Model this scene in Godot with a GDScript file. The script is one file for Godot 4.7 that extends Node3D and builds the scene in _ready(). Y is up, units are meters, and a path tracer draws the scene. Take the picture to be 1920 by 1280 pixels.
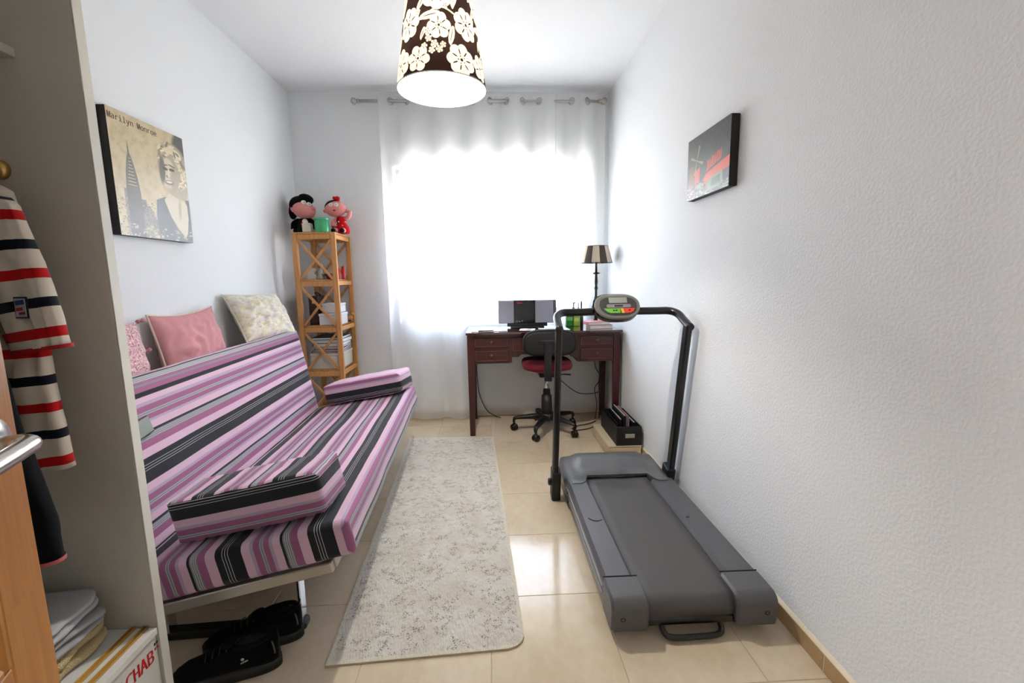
extends Node3D

# ---------------------------------------------------------------- room constants (metres)
const XL := -1.4675
const XR := 0.9243
const ZB := -3.5913
const ZF := 0.32
const HC := 2.5
const TILE := 0.384

var rng := RandomNumberGenerator.new()
var M := {}
var used_names := {}


func _ready() -> void:
	rng.seed = 7
	set_camera_and_light()
	make_materials()
	build_room()
	build_window_and_curtain()
	build_door()
	build_sofa()
	build_treadmill()
	build_rug()
	build_wardrobe()
	build_desk()
	build_chair()
	build_shelf()
	build_pictures()
	build_pendant()
	build_cushions()
	build_clothes()
	build_desk_items()
	build_shelf_items()
	build_floor_items()


func set_camera_and_light() -> void:
	var cam := Camera3D.new()
	cam.name = "camera"
	cam.keep_aspect = Camera3D.KEEP_HEIGHT
	cam.fov = rad_to_deg(2.0 * atan(640.0 / 843.36))
	cam.near = 0.02
	cam.far = 200.0
	var yaw := 0.0431
	var pitch := 0.1398
	var roll := -0.0163
	var fwd := Vector3(sin(yaw) * cos(pitch), -sin(pitch), -cos(yaw) * cos(pitch))
	var rt := Vector3(cos(yaw), 0, sin(yaw))
	var up := rt.cross(fwd)
	var r2 := cos(roll) * rt + sin(roll) * up
	var u2 := -sin(roll) * rt + cos(roll) * up
	cam.transform = Transform3D(Basis(r2, u2, -fwd), Vector3(0, 1.1195, 0))
	add_child(cam)
	cam.current = true
	var we := WorldEnvironment.new()
	we.name = "world_environment"
	var e := Environment.new()
	e.background_mode = Environment.BG_SKY
	var sk := Sky.new()
	var pm := ProceduralSkyMaterial.new()
	pm.sky_top_color = Color(0.80, 0.88, 1.0)
	pm.sky_horizon_color = Color(0.96, 0.98, 1.0)
	pm.ground_horizon_color = Color(0.96, 0.955, 0.94)
	pm.ground_bottom_color = Color(0.93, 0.915, 0.89)
	sk.sky_material = pm
	e.sky = sk
	e.background_energy_multiplier = SKY_ENERGY
	e.tonemap_mode = Environment.TONE_MAPPER_LINEAR
	e.tonemap_exposure = EXPOSURE
	e.sdfgi_enabled = true
	e.ssao_enabled = true
	e.ssil_enabled = true
	we.environment = e
	add_child(we)


const SKY_ENERGY := 18.3
const EXPOSURE := 1.05


# ---------------------------------------------------------------- mesh building
class MB:
	var st := SurfaceTool.new()
	var xf := Transform3D()
	var P := PackedVector3Array()
	var U := PackedVector2Array()

	func _init(x := Transform3D()) -> void:
		st.begin(Mesh.PRIMITIVE_TRIANGLES)
		xf = x

	func t(a: Vector3, b: Vector3, c: Vector3, ua := Vector2.ZERO, ub := Vector2.ZERO, uc := Vector2.ZERO) -> void:
		P.append(a); P.append(b); P.append(c)
		U.append(ua); U.append(ub); U.append(uc)

	func q(a: Vector3, b: Vector3, c: Vector3, d: Vector3, ua := Vector2.ZERO, ub := Vector2(1, 0), uc := Vector2(1, 1), ud := Vector2(0, 1)) -> void:
		t(a, b, c, ua, ub, uc)
		t(a, c, d, ua, uc, ud)

	# ends a primitive: turns it so that its faces look outwards, then adds it with smooth or flat shading
	func done(smooth := false, flip := false) -> void:
		var mid := Vector3.ZERO
		for p in P:
			mid += p
		mid /= maxf(1.0, P.size())
		var vol := 0.0
		for i in range(0, P.size(), 3):
			vol += (P[i] - mid).dot((P[i + 1] - mid).cross(P[i + 2] - mid))
		var neg := (vol < 0.0) != flip
		st.set_smooth_group(0 if smooth else -1)
		for i in range(0, P.size(), 3):
			var order := [i, i + 1, i + 2] if neg else [i, i + 2, i + 1]
			for k in order:
				st.set_uv(U[k])
				st.add_vertex(xf * P[k])
		P.clear()
		U.clear()

	func commit() -> ArrayMesh:
		st.generate_normals()
		return st.commit()

	# chamfered box; b is a basis for its turn
	func box(c: Vector3, s: Vector3, bev := 0.002, b := Basis()) -> MB:
		var h := s * 0.5
		bev = minf(bev, minf(h.x, minf(h.y, h.z)) * 0.98)
		var f := func(sx: float, sy: float, sz: float, ax: int) -> Vector3:
			var v := Vector3(sx * h.x, sy * h.y, sz * h.z)
			for k in 3:
				if k != ax:
					v[k] -= signf(v[k]) * bev
			return c + b * v
		var face := func(pts: Array) -> void:
			var m := Vector3.ZERO
			for p in pts:
				m += p
			m /= pts.size()
			var n: Vector3 = (pts[1] - pts[0]).cross(pts[2] - pts[0])
			if n.dot(m - c) < 0:
				pts.reverse()
			var o: Vector3 = pts[0]
			var iu := Vector2.ZERO
			for i in range(1, pts.size() - 1):
				t(o, pts[i], pts[i + 1], uvb(b, o - c, s), uvb(b, pts[i] - c, s), uvb(b, pts[i + 1] - c, s))
		for ax in 3:
			var a1 := (ax + 1) % 3
			var a2 := (ax + 2) % 3
			for sg in [-1.0, 1.0]:
				var pts := []
				for pr in [[-1.0, -1.0], [1.0, -1.0], [1.0, 1.0], [-1.0, 1.0]]:
					var v := Vector3.ZERO
					v[ax] = sg; v[a1] = pr[0]; v[a2] = pr[1]
					pts.append(f.call(v.x, v.y, v.z, ax))
				face.call(pts)
			if bev > 0.00001:
				for s1 in [-1.0, 1.0]:
					for s2 in [-1.0, 1.0]:
						var v1 := Vector3.ZERO
						v1[a1] = s1; v1[a2] = s2; v1[ax] = -1.0
						var v2 := v1
						v2[ax] = 1.0
						face.call([f.call(v1.x, v1.y, v1.z, a1), f.call(v2.x, v2.y, v2.z, a1), f.call(v2.x, v2.y, v2.z, a2), f.call(v1.x, v1.y, v1.z, a2)])
		if bev > 0.00001:
			for sx in [-1.0, 1.0]:
				for sy in [-1.0, 1.0]:
					for sz in [-1.0, 1.0]:
						face.call([f.call(sx, sy, sz, 0), f.call(sx, sy, sz, 1), f.call(sx, sy, sz, 2)])
		done(false)
		return self

	func uvb(b: Basis, d: Vector3, s: Vector3) -> Vector2:
		var l := b.inverse() * d
		return Vector2(l.x / maxf(s.x, 0.001) + 0.5, 0.5 - l.y / maxf(s.y, 0.001))

	# rows of points joined by quads; closed joins the last column to the first; caps close both ends with fans
	func grid(rows: Array, closed := false, caps := false, smooth := true, uvs := [], flip := false) -> MB:
		var nr := rows.size()
		var nc: int = rows[0].size()
		for i in nr - 1:
			for j in (nc if closed else nc - 1):
				var k := (j + 1) % nc
				var j1 := j + 1
				var ua := Vector2(float(j) / nc, float(i) / (nr - 1))
				var ub := Vector2(float(j1) / nc, float(i) / (nr - 1))
				var uc := Vector2(float(j1) / nc, float(i + 1) / (nr - 1))
				var ud := Vector2(float(j) / nc, float(i + 1) / (nr - 1))
				if uvs.size():
					ua = uvs[i][j]; ub = uvs[i][j1 if j1 < uvs[i].size() else 0]
					ud = uvs[i + 1][j]; uc = uvs[i + 1][j1 if j1 < uvs[i + 1].size() else 0]
				q(rows[i][j], rows[i][k], rows[i + 1][k], rows[i + 1][j], ua, ub, uc, ud)
		if caps:
			for e in [0, nr - 1]:
				var m := Vector3.ZERO
				for p in rows[e]:
					m += p
				m /= nc
				for j in nc:
					var k := (j + 1) % nc
					if e == 0:
						t(m, rows[e][k], rows[e][j])
					else:
						t(m, rows[e][j], rows[e][k])
		done(smooth, flip)
		return self

	# round bar along a path; r may be a number or one radius per point
	func tube(path: Array, r, sides := 10, caps := true, squash := 1.0) -> MB:
		var rows := []
		var n := path.size()
		var side := Vector3.ZERO
		for i in n:
			var d: Vector3 = (path[mini(i + 1, n - 1)] - path[maxi(i - 1, 0)]).normalized()
			if side == Vector3.ZERO:
				side = d.cross(Vector3.UP if absf(d.y) < 0.9 else Vector3.RIGHT).normalized()
			else:
				side = (side - d * side.dot(d)).normalized()
			var other := d.cross(side)
			var rad: float = r[i] if r is Array else r
			var row := []
			for j in sides:
				var a := TAU * j / sides
				row.append(path[i] + (side * cos(a) + other * sin(a) * squash) * rad)
			rows.append(row)
		return grid(rows, true, caps)

	# turned shape: profile of Vector2(radius, height)
	func lathe(profile: Array, sides := 24, o := Vector3.ZERO, b := Basis(), smooth := true) -> MB:
		var rows := []
		for p in profile:
			var row := []
			for j in sides:
				var a := TAU * j / sides
				row.append(o + b * Vector3(cos(a) * p.x, p.y, sin(a) * p.x))
			rows.append(row)
		return grid(rows, true, profile[0].x > 0.0005 or profile[-1].x > 0.0005, smooth)

	func ball(c: Vector3, r: Vector3, b := Basis(), rings := 12, sides := 18) -> MB:
		var rows := []
		for i in rings + 1:
			var a := PI * i / rings
			var row := []
			for j in sides:
				var w := TAU * j / sides
				row.append(c + b * Vector3(sin(a) * cos(w) * r.x, cos(a) * r.y, sin(a) * sin(w) * r.z))
			rows.append(row)
		return grid(rows, true, false)

	# flat outline in the xy plane of x, pulled along its z, with chamfered edges
	func extrude(poly: PackedVector2Array, depth: float, x := Transform3D(), bev := 0.0) -> MB:
		var pl := poly
		if Geometry2D.is_polygon_clockwise(pl):
			pl = pl.duplicate()
			pl.reverse()
		var inner := pl
		if bev > 0.0:
			var o := Geometry2D.offset_polygon(pl, -bev, Geometry2D.JOIN_MITER)
			if o.size() == 1 and o[0].size() == pl.size():
				var best := 0
				for k in o[0].size():
					if o[0][k].distance_to(pl[0]) < o[0][best].distance_to(pl[0]):
						best = k
				inner = PackedVector2Array()
				for k in o[0].size():
					inner.append(o[0][(best + k) % o[0].size()])
			else:
				bev = 0.0
		var n := pl.size()
		var lv := func(p: Vector2, z: float) -> Vector3: return x * Vector3(p.x, p.y, z)
		for s in 2:
			var ids := Geometry2D.triangulate_polygon(inner)
			var z := depth if s == 1 else 0.0
			for i in range(0, ids.size(), 3):
				var a := inner[ids[i]]; var bb := inner[ids[i + 1]]; var c := inner[ids[i + 2]]
				if ((bb - a).cross(c - a) < 0) == (s == 1):
					var tmp := bb
					bb = c
					c = tmp
				t(lv.call(a, z), lv.call(bb, z), lv.call(c, z), a, bb, c)
		var zs := [[inner, 0.0], [pl, bev], [pl, depth - bev], [inner, depth]] if bev > 0.0 else [[pl, 0.0], [pl, depth]]
		for k in zs.size() - 1:
			for i in n:
				var j := (i + 1) % n
				q(lv.call(zs[k][0][i], zs[k][1]), lv.call(zs[k][0][j], zs[k][1]), lv.call(zs[k + 1][0][j], zs[k + 1][1]), lv.call(zs[k + 1][0][i], zs[k + 1][1]), zs[k][0][i], zs[k][0][j], zs[k + 1][0][j], zs[k + 1][0][i])
		done(false)
		return self


# ---------------------------------------------------------------- scene helpers
func obj(called: String, mb, m: Material, parent: Node = self, label := "") -> MeshInstance3D:
	var o := MeshInstance3D.new()
	o.name = numbered(called) if parent == self else called
	o.mesh = mb.commit() if mb is MB else mb
	o.material_override = m
	o.cast_shadow = GeometryInstance3D.SHADOW_CASTING_SETTING_ON
	parent.add_child(o, true)
	if label:
		o.set_meta("label", label)
	return o


func numbered(called: String) -> String:
	if not used_names.has(called):
		used_names[called] = 0
		return called
	used_names[called] += 1
	return "%s_%03d" % [called, used_names[called]]


func thing(called: String, label: String, category: String, at := Vector3.ZERO, turn := 0.0, group := "") -> Node3D:
	var o := Node3D.new()
	o.name = numbered(called)
	add_child(o)
	o.transform = Transform3D(Basis(Vector3.UP, turn), at)
	o.set_meta("label", label)
	o.set_meta("category", category)
	if group:
		o.set_meta("group", group)
	return o


func tag(o: Node, label: String, category: String, group := "") -> void:
	o.set_meta("label", label)
	o.set_meta("category", category)
	if group:
		o.set_meta("group", group)


func structure(called: String) -> Node3D:
	var o := Node3D.new()
	o.name = called
	add_child(o)
	o.set_meta("kind", "structure")
	return o


# a mesh builder that takes world coordinates for a part of thing t
func wb(t: Node3D) -> MB:
	return MB.new(t.transform.affine_inverse())


func rounded_rect(w: float, h: float, r: float, seg := 5) -> PackedVector2Array:
	var p := PackedVector2Array()
	for c in 4:
		var cx := (w / 2 - r) * (1 if c in [0, 3] else -1)
		var cy := (h / 2 - r) * (1 if c in [0, 1] else -1)
		for k in seg + 1:
			var a := PI / 2 * (c + float(k) / seg)
			p.append(Vector2(cx + r * cos(a), cy + r * sin(a)))
	return p


func smooth_path(pts: Array, n := 8) -> Array:
	var c := Curve3D.new()
	for i in pts.size():
		var a: Vector3 = pts[maxi(i - 1, 0)]
		var b: Vector3 = pts[mini(i + 1, pts.size() - 1)]
		var tn := (b - a) / 6.0
		c.add_point(pts[i], -tn, tn)
	var out := []
	for i in pts.size() - 1:
		for k in n:
			out.append(c.sample(i, float(k) / n))
	out.append(pts[-1])
	return out


# ---------------------------------------------------------------- materials
func mat(c: Color, rough := 0.6, metal := 0.0, spec := 0.5) -> StandardMaterial3D:
	var m := StandardMaterial3D.new()
	m.albedo_color = c
	m.roughness = rough
	m.metallic = metal
	m.metallic_specular = spec
	return m


func tex(im: Image) -> ImageTexture:
	return ImageTexture.create_from_image(im)


func noise(freq: float, sd: int, oct := 4, kind := FastNoiseLite.TYPE_SIMPLEX_SMOOTH) -> FastNoiseLite:
	var n := FastNoiseLite.new()
	n.noise_type = kind
	n.frequency = freq
	n.seed = sd
	n.fractal_type = FastNoiseLite.FRACTAL_FBM if oct > 1 else FastNoiseLite.FRACTAL_NONE
	n.fractal_octaves = oct
	return n


func noise_tex(n: FastNoiseLite, size: int, as_normal := false, strength := 4.0) -> NoiseTexture2D:
	var t := NoiseTexture2D.new()
	t.width = size
	t.height = size
	t.seamless = true
	t.noise = n
	t.as_normal_map = as_normal
	t.bump_strength = strength
	t.generate_mipmaps = false
	return t


func with_relief(m: StandardMaterial3D, t: Texture2D, strength: float) -> StandardMaterial3D:
	m.normal_enabled = true
	m.normal_texture = t
	m.normal_scale = strength
	return m


func painted(w: int, h: int, fn: Callable) -> Image:
	var im := Image.create(w, h, false, Image.FORMAT_RGB8)
	for y in h:
		for x in w:
			im.set_pixel(x, y, fn.call(x, y))
	return im


# filled, turned ellipse on an image
func dab(im: Image, c: Vector2, r: Vector2, turn: float, col: Color, soft := 0.0, wrap := false) -> void:
	var w := im.get_width()
	var h := im.get_height()
	var m := maxf(r.x, r.y) * (1.0 + soft) + 1.0
	var cs := cos(turn)
	var sn := sin(turn)
	for y in range(maxi(0, int(c.y - m)), mini(h, int(c.y + m) + 2)):
		for x in range(int(c.x - m), int(c.x + m) + 2):
			var d := Vector2(x - c.x, y - c.y)
			var e := Vector2((d.x * cs + d.y * sn) / r.x, (-d.x * sn + d.y * cs) / r.y).length()
			if e > 1.0 + soft:
				continue
			if not wrap and (x < 0 or x >= w):
				continue
			var px := posmod(x, w)
			if e <= 1.0:
				im.set_pixel(px, y, col)
			else:
				im.set_pixel(px, y, im.get_pixel(px, y).lerp(col, 1.0 - (e - 1.0) / soft))


func fill_poly(im: Image, pts: PackedVector2Array, col: Color) -> void:
	var r := Rect2(pts[0], Vector2.ZERO)
	for p in pts:
		r = r.expand(p)
	for y in range(maxi(0, int(r.position.y)), mini(im.get_height(), int(r.end.y) + 1)):
		for x in range(maxi(0, int(r.position.x)), mini(im.get_width(), int(r.end.x) + 1)):
			if Geometry2D.is_point_in_polygon(Vector2(x + 0.5, y + 0.5), pts):
				im.set_pixel(x, y, col)


func grain_image(dark: Color, light: Color, sd: int, w := 256, h := 512) -> Image:
	var n := noise(0.02, sd, 3)
	var f := noise(0.12, sd + 1, 2)
	return painted(w, h, func(x, y):
		var g := n.get_noise_2d(x * 2.2 + f.get_noise_2d(x, y * 0.1) * 6.0, y * 0.16) * 0.5 + 0.5
		var k := f.get_noise_2d(x * 3.0, y * 0.12) * 0.22
		return dark.lerp(light, clampf(g + k, 0, 1)))


func make_materials() -> void:
	# painted plaster with the fine drip texture of Spanish flats
	var drip := noise_tex(noise(0.05, 3, 2), 512, true, 4.0)
	var wall := mat(Color(0.917, 0.93, 0.941), 0.72)
	with_relief(wall, drip, 0.36)
	wall.uv1_triplanar = true
	wall.uv1_world_triplanar = true
	wall.uv1_scale = Vector3(3.2, 3.2, 3.2)
	M.wall = wall
	var ceil := wall.duplicate() as StandardMaterial3D
	ceil.albedo_color = Color(0.92, 0.93, 0.938)
	ceil.normal_scale = 0.25
	M.ceiling = ceil
	# polished cream porcelain tile
	var n1 := noise(0.006, 11, 5)
	var n2 := noise(0.03, 12, 3)
	var stone := painted(512, 512, func(x, y):
		var a := n1.get_noise_2d(x + n2.get_noise_2d(x, y) * 30.0, y * 0.55) * 0.5 + 0.5
		var b := n2.get_noise_2d(x * 1.5, y * 0.8) * 0.5 + 0.5
		return Color(0.76, 0.685, 0.575).lerp(Color(0.86, 0.80, 0.71), clampf(a * 0.75 + b * 0.35 - 0.05, 0, 1)))
	var tile := mat(Color(1, 1, 1), 0.13)
	tile.albedo_texture = tex(stone)
	tile.uv1_triplanar = true
	tile.uv1_world_triplanar = true
	tile.uv1_scale = Vector3(1.1, 1.1, 1.1)
	M.tile = tile
	var tile2 := tile.duplicate() as StandardMaterial3D
	tile2.uv1_offset = Vector3(0.37, 0.11, 0.53)
	tile2.albedo_color = Color(0.975, 0.97, 0.96)
	M.tile2 = tile2
	M.grout = mat(Color(0.70, 0.63, 0.53), 0.8)
	var skirt := tile.duplicate() as StandardMaterial3D
	skirt.albedo_color = Color(0.86, 0.77, 0.66)
	skirt.roughness = 0.3
	M.skirting = skirt
	M.skirt_cap = mat(Color(0.86, 0.80, 0.70), 0.5)
	M.white_paint = mat(Color(0.88, 0.88, 0.87), 0.45)
	# fabric relief shared by cloth
	M.weave = noise_tex(noise(0.35, 21, 2), 256, true, 3.0)
	# oak door
	var oak := mat(Color(1, 1, 1), 0.38)
	oak.albedo_texture = tex(grain_image(Color(0.60, 0.37, 0.13), Color(0.74, 0.50, 0.22), 31))
	oak.uv1_triplanar = true
	oak.uv1_scale = Vector3(4.0, 1.2, 4.0)
	M.oak = oak
	var pine := mat(Color(1, 1, 1), 0.45)
	pine.albedo_texture = tex(grain_image(Color(0.68, 0.46, 0.25), Color(0.84, 0.63, 0.39), 37))
	pine.uv1_triplanar = true
	pine.uv1_scale = Vector3(9.0, 3.0, 9.0)
	M.pine = pine
	var maho := mat(Color(1, 1, 1), 0.3)
	maho.albedo_texture = tex(grain_image(Color(0.185, 0.042, 0.047), Color(0.275, 0.068, 0.073), 41))
	maho.uv1_triplanar = true
	maho.uv1_scale = Vector3(3.0, 8.0, 8.0)
	M.mahogany = maho
	M.inlay = mat(Color(0.44, 0.24, 0.22), 0.4)
	M.laminate = mat(Color(0.80, 0.78, 0.74), 0.42)
	M.black_plastic = mat(Color(0.035, 0.036, 0.04), 0.5)
	M.black_steel = mat(Color(0.05, 0.05, 0.055), 0.3)
	M.black_gloss = mat(Color(0.03, 0.03, 0.035), 0.18)
	M.steel = mat(Color(0.72, 0.71, 0.69), 0.3, 0.9)
	M.chrome = mat(Color(0.85, 0.85, 0.86), 0.12, 1.0)
	M.gold = mat(Color(0.76, 0.63, 0.36), 0.3, 0.85)
	M.white_plastic = mat(Color(0.88, 0.88, 0.87), 0.4)
	M.paper = mat(Color(0.93, 0.93, 0.92), 0.8)
	M.grey_plastic = mat(Color(0.40, 0.40, 0.415), 0.45)


# ---------------------------------------------------------------- the room
func slab(parent: Node, called: String, lo: Vector3, hi: Vector3, m: Material) -> void:
	obj(called, MB.new().box((lo + hi) / 2, hi - lo, 0.0), m, parent)


func walled(called: String, m: Material, pieces: Array) -> MeshInstance3D:
	var b := MB.new()
	for p in pieces:
		b.box((p[0] + p[1]) / 2, p[1] - p[0], 0.0)
	var o := obj(called, b, m)
	o.set_meta("kind", "structure")
	return o


const WX0 := -0.73
const WX1 := 0.735
const WY0 := 0.765
const WY1 := 1.975
const DX0 := -0.16
const DX1 := 0.62
const DY1 := 2.03
const HZ := 1.7


func build_room() -> void:
	var e := 0.2
	walled("wall_left", M.wall, [[Vector3(XL - e, 0, ZB - 0.25), Vector3(XL, HC, ZF + 0.1)]])
	walled("wall_right", M.wall, [[Vector3(XR, 0, ZB - 0.25), Vector3(XR + e, HC, ZF + 0.1)]])
	var zb0 := ZB - 0.25
	walled("wall_back", M.wall, [
		[Vector3(XL, 0, zb0), Vector3(WX0, HC, ZB)], [Vector3(WX1, 0, zb0), Vector3(XR, HC, ZB)],
		[Vector3(WX0, 0, zb0), Vector3(WX1, WY0, ZB)], [Vector3(WX0, WY1, zb0), Vector3(WX1, HC, ZB)]])
	walled("wall_front", M.wall, [
		[Vector3(XL, 0, ZF), Vector3(DX0, HC, ZF + 0.1)], [Vector3(DX1, 0, ZF), Vector3(XR, HC, ZF + 0.1)],
		[Vector3(DX0, DY1, ZF), Vector3(DX1, HC, ZF + 0.1)]])
	# the hallway behind the doorway
	walled("wall_hall", M.wall, [
		[Vector3(XL - e, 0, HZ), Vector3(XR + e, HC, HZ + e)],
		[Vector3(XL - e, 0, ZF + 0.1), Vector3(XL, HC, HZ)], [Vector3(XR, 0, ZF + 0.1), Vector3(XR + e, HC, HZ)]])
	walled("ceiling", M.ceiling, [[Vector3(XL - e, HC, zb0), Vector3(XR + e, HC + 0.15, HZ + e)]])
	hall_lamp()
	# floor: mortar bed with single tiles
	var fl := structure("floor")
	slab(fl, "grout", Vector3(XL - e, -0.15, zb0), Vector3(XR + e, -0.0015, HZ + e), M.grout)
	var gap := 0.0011
	var x0 := -0.025
	var z0 := -1.4555
	var kinds := {}
	for i in range(-5, 4):
		for k in range(-7, 9):
			var a := Vector2(maxf(x0 + i * TILE + gap, XL), maxf(z0 + k * TILE + gap, ZB))
			var b := Vector2(minf(x0 + (i + 1) * TILE - gap, XR), minf(z0 + (k + 1) * TILE - gap, HZ))
			if b.x - a.x < 0.01 or b.y - a.y < 0.01:
				continue
			var s := b - a
			var key := "%.3f_%.3f" % [s.x, s.y]
			if not kinds.has(key):
				kinds[key] = MB.new().box(Vector3(0, -0.01, 0), Vector3(s.x, 0.02, s.y), 0.0009).commit()
			var o := obj("tile", kinds[key], M.tile if (i * 3 + k * 5) % 4 != 0 else M.tile2, fl)
			o.position = Vector3((a.x + b.x) / 2, 0, (a.y + b.y) / 2)
	skirting("baseboard_right", Vector3(XR, 0, ZF), Vector3(XR, 0, ZB), Vector3(-1, 0, 0), -1.094)
	skirting("baseboard_left", Vector3(XL, 0, ZF), Vector3(XL, 0, ZB), Vector3(1, 0, 0), -1.2)
	skirting("baseboard_back", Vector3(XL + 0.012, 0, ZB), Vector3(XR - 0.012, 0, ZB), Vector3(0, 0, 1), -0.2)


func skirting(called: String, a: Vector3, b: Vector3, out: Vector3, joint: float) -> void:
	var s := structure(called)
	var along := (b - a).normalized()
	var l := (b - a).length()
	var th := 0.010
	# joints every tile length, one of them at the given place
	var start := fposmod((joint - (a.z if absf(along.z) > 0.5 else a.x)) * (along.z + along.x), TILE)
	var cuts := [0.0]
	var c := start
	while c < l:
		if c > 0.01:
			cuts.append(c)
		c += TILE
	cuts.append(l)
	for i in cuts.size() - 1:
		var p0: float = cuts[i] + 0.0012
		var p1: float = cuts[i + 1] - 0.0012
		if p1 - p0 < 0.005:
			continue
		var mid := a + along * (p0 + p1) / 2 + out * th / 2 + Vector3.UP * 0.0275
		var sz := Vector3(th, 0.055, p1 - p0) if absf(along.z) > 0.5 else Vector3(p1 - p0, 0.055, th)
		obj("skirting_tile", MB.new().box(mid, sz, 0.0015), M.skirting, s)
	# pale grout behind the joints
	var gm := a + along * l / 2 + out * (th - 0.0012) / 2 + Vector3.UP * 0.0275
	obj("joint_grout", MB.new().box(gm, Vector3(th - 0.0012, 0.054, l) if absf(along.z) > 0.5 else Vector3(l, 0.054, th - 0.0012), 0.0), M.skirt_cap, s)
	# sloped bead of plaster over the tiles
	var b2 := MB.new()
	var u := Vector3.UP
	var prof := [Vector2(0, 0.0555), Vector2(th + 0.001, 0.0555), Vector2(th, 0.058), Vector2(0.002, 0.0655), Vector2(0, 0.0655)]
	var rows := []
	for e in [a, b]:
		var row := []
		for p in prof:
			row.append(e + out * p.x + u * p.y)
		rows.append(row)
	b2.grid(rows, true, true, false)
	obj("bead", b2, M.skirt_cap, s)


func build_window_and_curtain() -> void:
	var alu: Material = M.white_paint
	var glass := mat(Color(1, 1, 1, 0.06), 0.02)
	glass.transparency = BaseMaterial3D.TRANSPARENCY_ALPHA
	M.glass = glass
	var w := structure("window_1")
	var zc := ZB - 0.16
	var f := 0.055
	var b := MB.new()
	var mx := (WX0 + WX1) / 2
	var my := (WY0 + WY1) / 2
	for s in [[Vector3(mx, WY0 + f / 2, zc), Vector3(WX1 - WX0, f, 0.09)], [Vector3(mx, WY1 - 0.04, zc), Vector3(WX1 - WX0, 0.08, 0.09)],
			[Vector3(WX0 + f / 2, my, zc), Vector3(f, WY1 - WY0, 0.09)], [Vector3(WX1 - f / 2, my, zc), Vector3(f, WY1 - WY0, 0.09)]]:
		b.box(s[0], s[1], 0.003)
	obj("window_frame", b, alu, w)
	for k in 2:
		var xa := WX0 + f + 0.002 if k == 0 else mx - 0.03
		var xb := mx + 0.03 if k == 0 else WX1 - f - 0.002
		var ya := WY0 + f + 0.002
		var yb := WY1 - 0.082
		var z := zc + (0.02 if k == 0 else -0.02)
		var sb := MB.new()
		var g := 0.05
		sb.box(Vector3((xa + xb) / 2, ya + g / 2, z), Vector3(xb - xa, g, 0.035), 0.003)
		sb.box(Vector3((xa + xb) / 2, yb - g / 2, z), Vector3(xb - xa, g, 0.035), 0.003)
		sb.box(Vector3(xa + g / 2, (ya + yb) / 2, z), Vector3(g, yb - ya - 2 * g, 0.035), 0.003)
		sb.box(Vector3(xb - g / 2, (ya + yb) / 2, z), Vector3(g, yb - ya - 2 * g, 0.035), 0.003)
		var sash := obj("sash", sb, alu, w)
		var gb := MB.new()
		gb.q(Vector3(xa + g, ya + g, z), Vector3(xb - g, ya + g, z), Vector3(xb - g, yb - g, z), Vector3(xa + g, yb - g, z))
		gb.done()
		obj("pane", gb, glass, sash)
	obj("window_sill", MB.new().box(Vector3(mx, WY0 + 0.008, ZB - 0.055), Vector3(WX1 - WX0 - 0.004, 0.016, 0.11), 0.003), M.skirt_cap, w)

	# curtain rod with end balls and wall brackets
	var zr := ZB + 0.075
	var yr := 2.408
	var rod := thing("curtain_rod", "brushed metal curtain rod with ball ends above the window", "curtain rod", Vector3(0, yr, zr))
	obj("pole", wb(rod).tube([Vector3(-0.945, yr, zr), Vector3(0.2, yr, zr)], 0.0115, 14), M.steel, rod)
	obj("pole", wb(rod).tube([Vector3(0.18, yr, zr), Vector3(0.84, yr, zr)], 0.009, 14), M.steel, rod)
	for s in [-1, 1]:
		var x := -0.945 if s < 0 else 0.84
		var fb := wb(rod)
		fb.lathe([Vector2(0.0, -0.004), Vector2(0.015, -0.003), Vector2(0.016, 0.006), Vector2(0.009, 0.010), Vector2(0.009, 0.016), Vector2(0.020, 0.026), Vector2(0.023, 0.036), Vector2(0.020, 0.047), Vector2(0.010, 0.055), Vector2(0.0, 0.057)], 20, Vector3(x - s * 0.012, yr, zr), Basis(Vector3(0, 0, 1), -s * PI / 2))
		obj("finial", fb, M.steel, rod)
		var xb := -0.745 if s < 0 else 0.705
		var kb := wb(rod)
		kb.tube([Vector3(xb, yr - 0.016, ZB), Vector3(xb, yr - 0.016, zr)], 0.006, 8)
		kb.lathe([Vector2(0.0, 0.0), Vector2(0.022, 0.0), Vector2(0.020, 0.005), Vector2(0.0, 0.006)], 16, Vector3(xb, yr - 0.016, ZB), Basis(Vector3.RIGHT, PI / 2))
		kb.box(Vector3(xb, yr - 0.014, zr), Vector3(0.012, 0.014, 0.03), 0.002)
		obj("bracket", kb, M.steel, rod)

	var sheer := mat(Color(0.97, 0.975, 0.97, 0.66), 0.9, 0.0, 0.2)
	sheer.transparency = BaseMaterial3D.TRANSPARENCY_ALPHA
	sheer.backlight_enabled = true
	sheer.backlight = Color(1, 1, 1)
	sheer.cull_mode = BaseMaterial3D.CULL_DISABLED
	M.sheer = sheer
	curtain_panel("sheer white voile curtain, wide panel covering most of the window", -0.79, 0.50, 0.0, zr, yr)
	curtain_panel("sheer white voile curtain, narrow panel beside the corner and desk lamp", 0.508, 0.872, 0.0, zr, yr)


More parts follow.
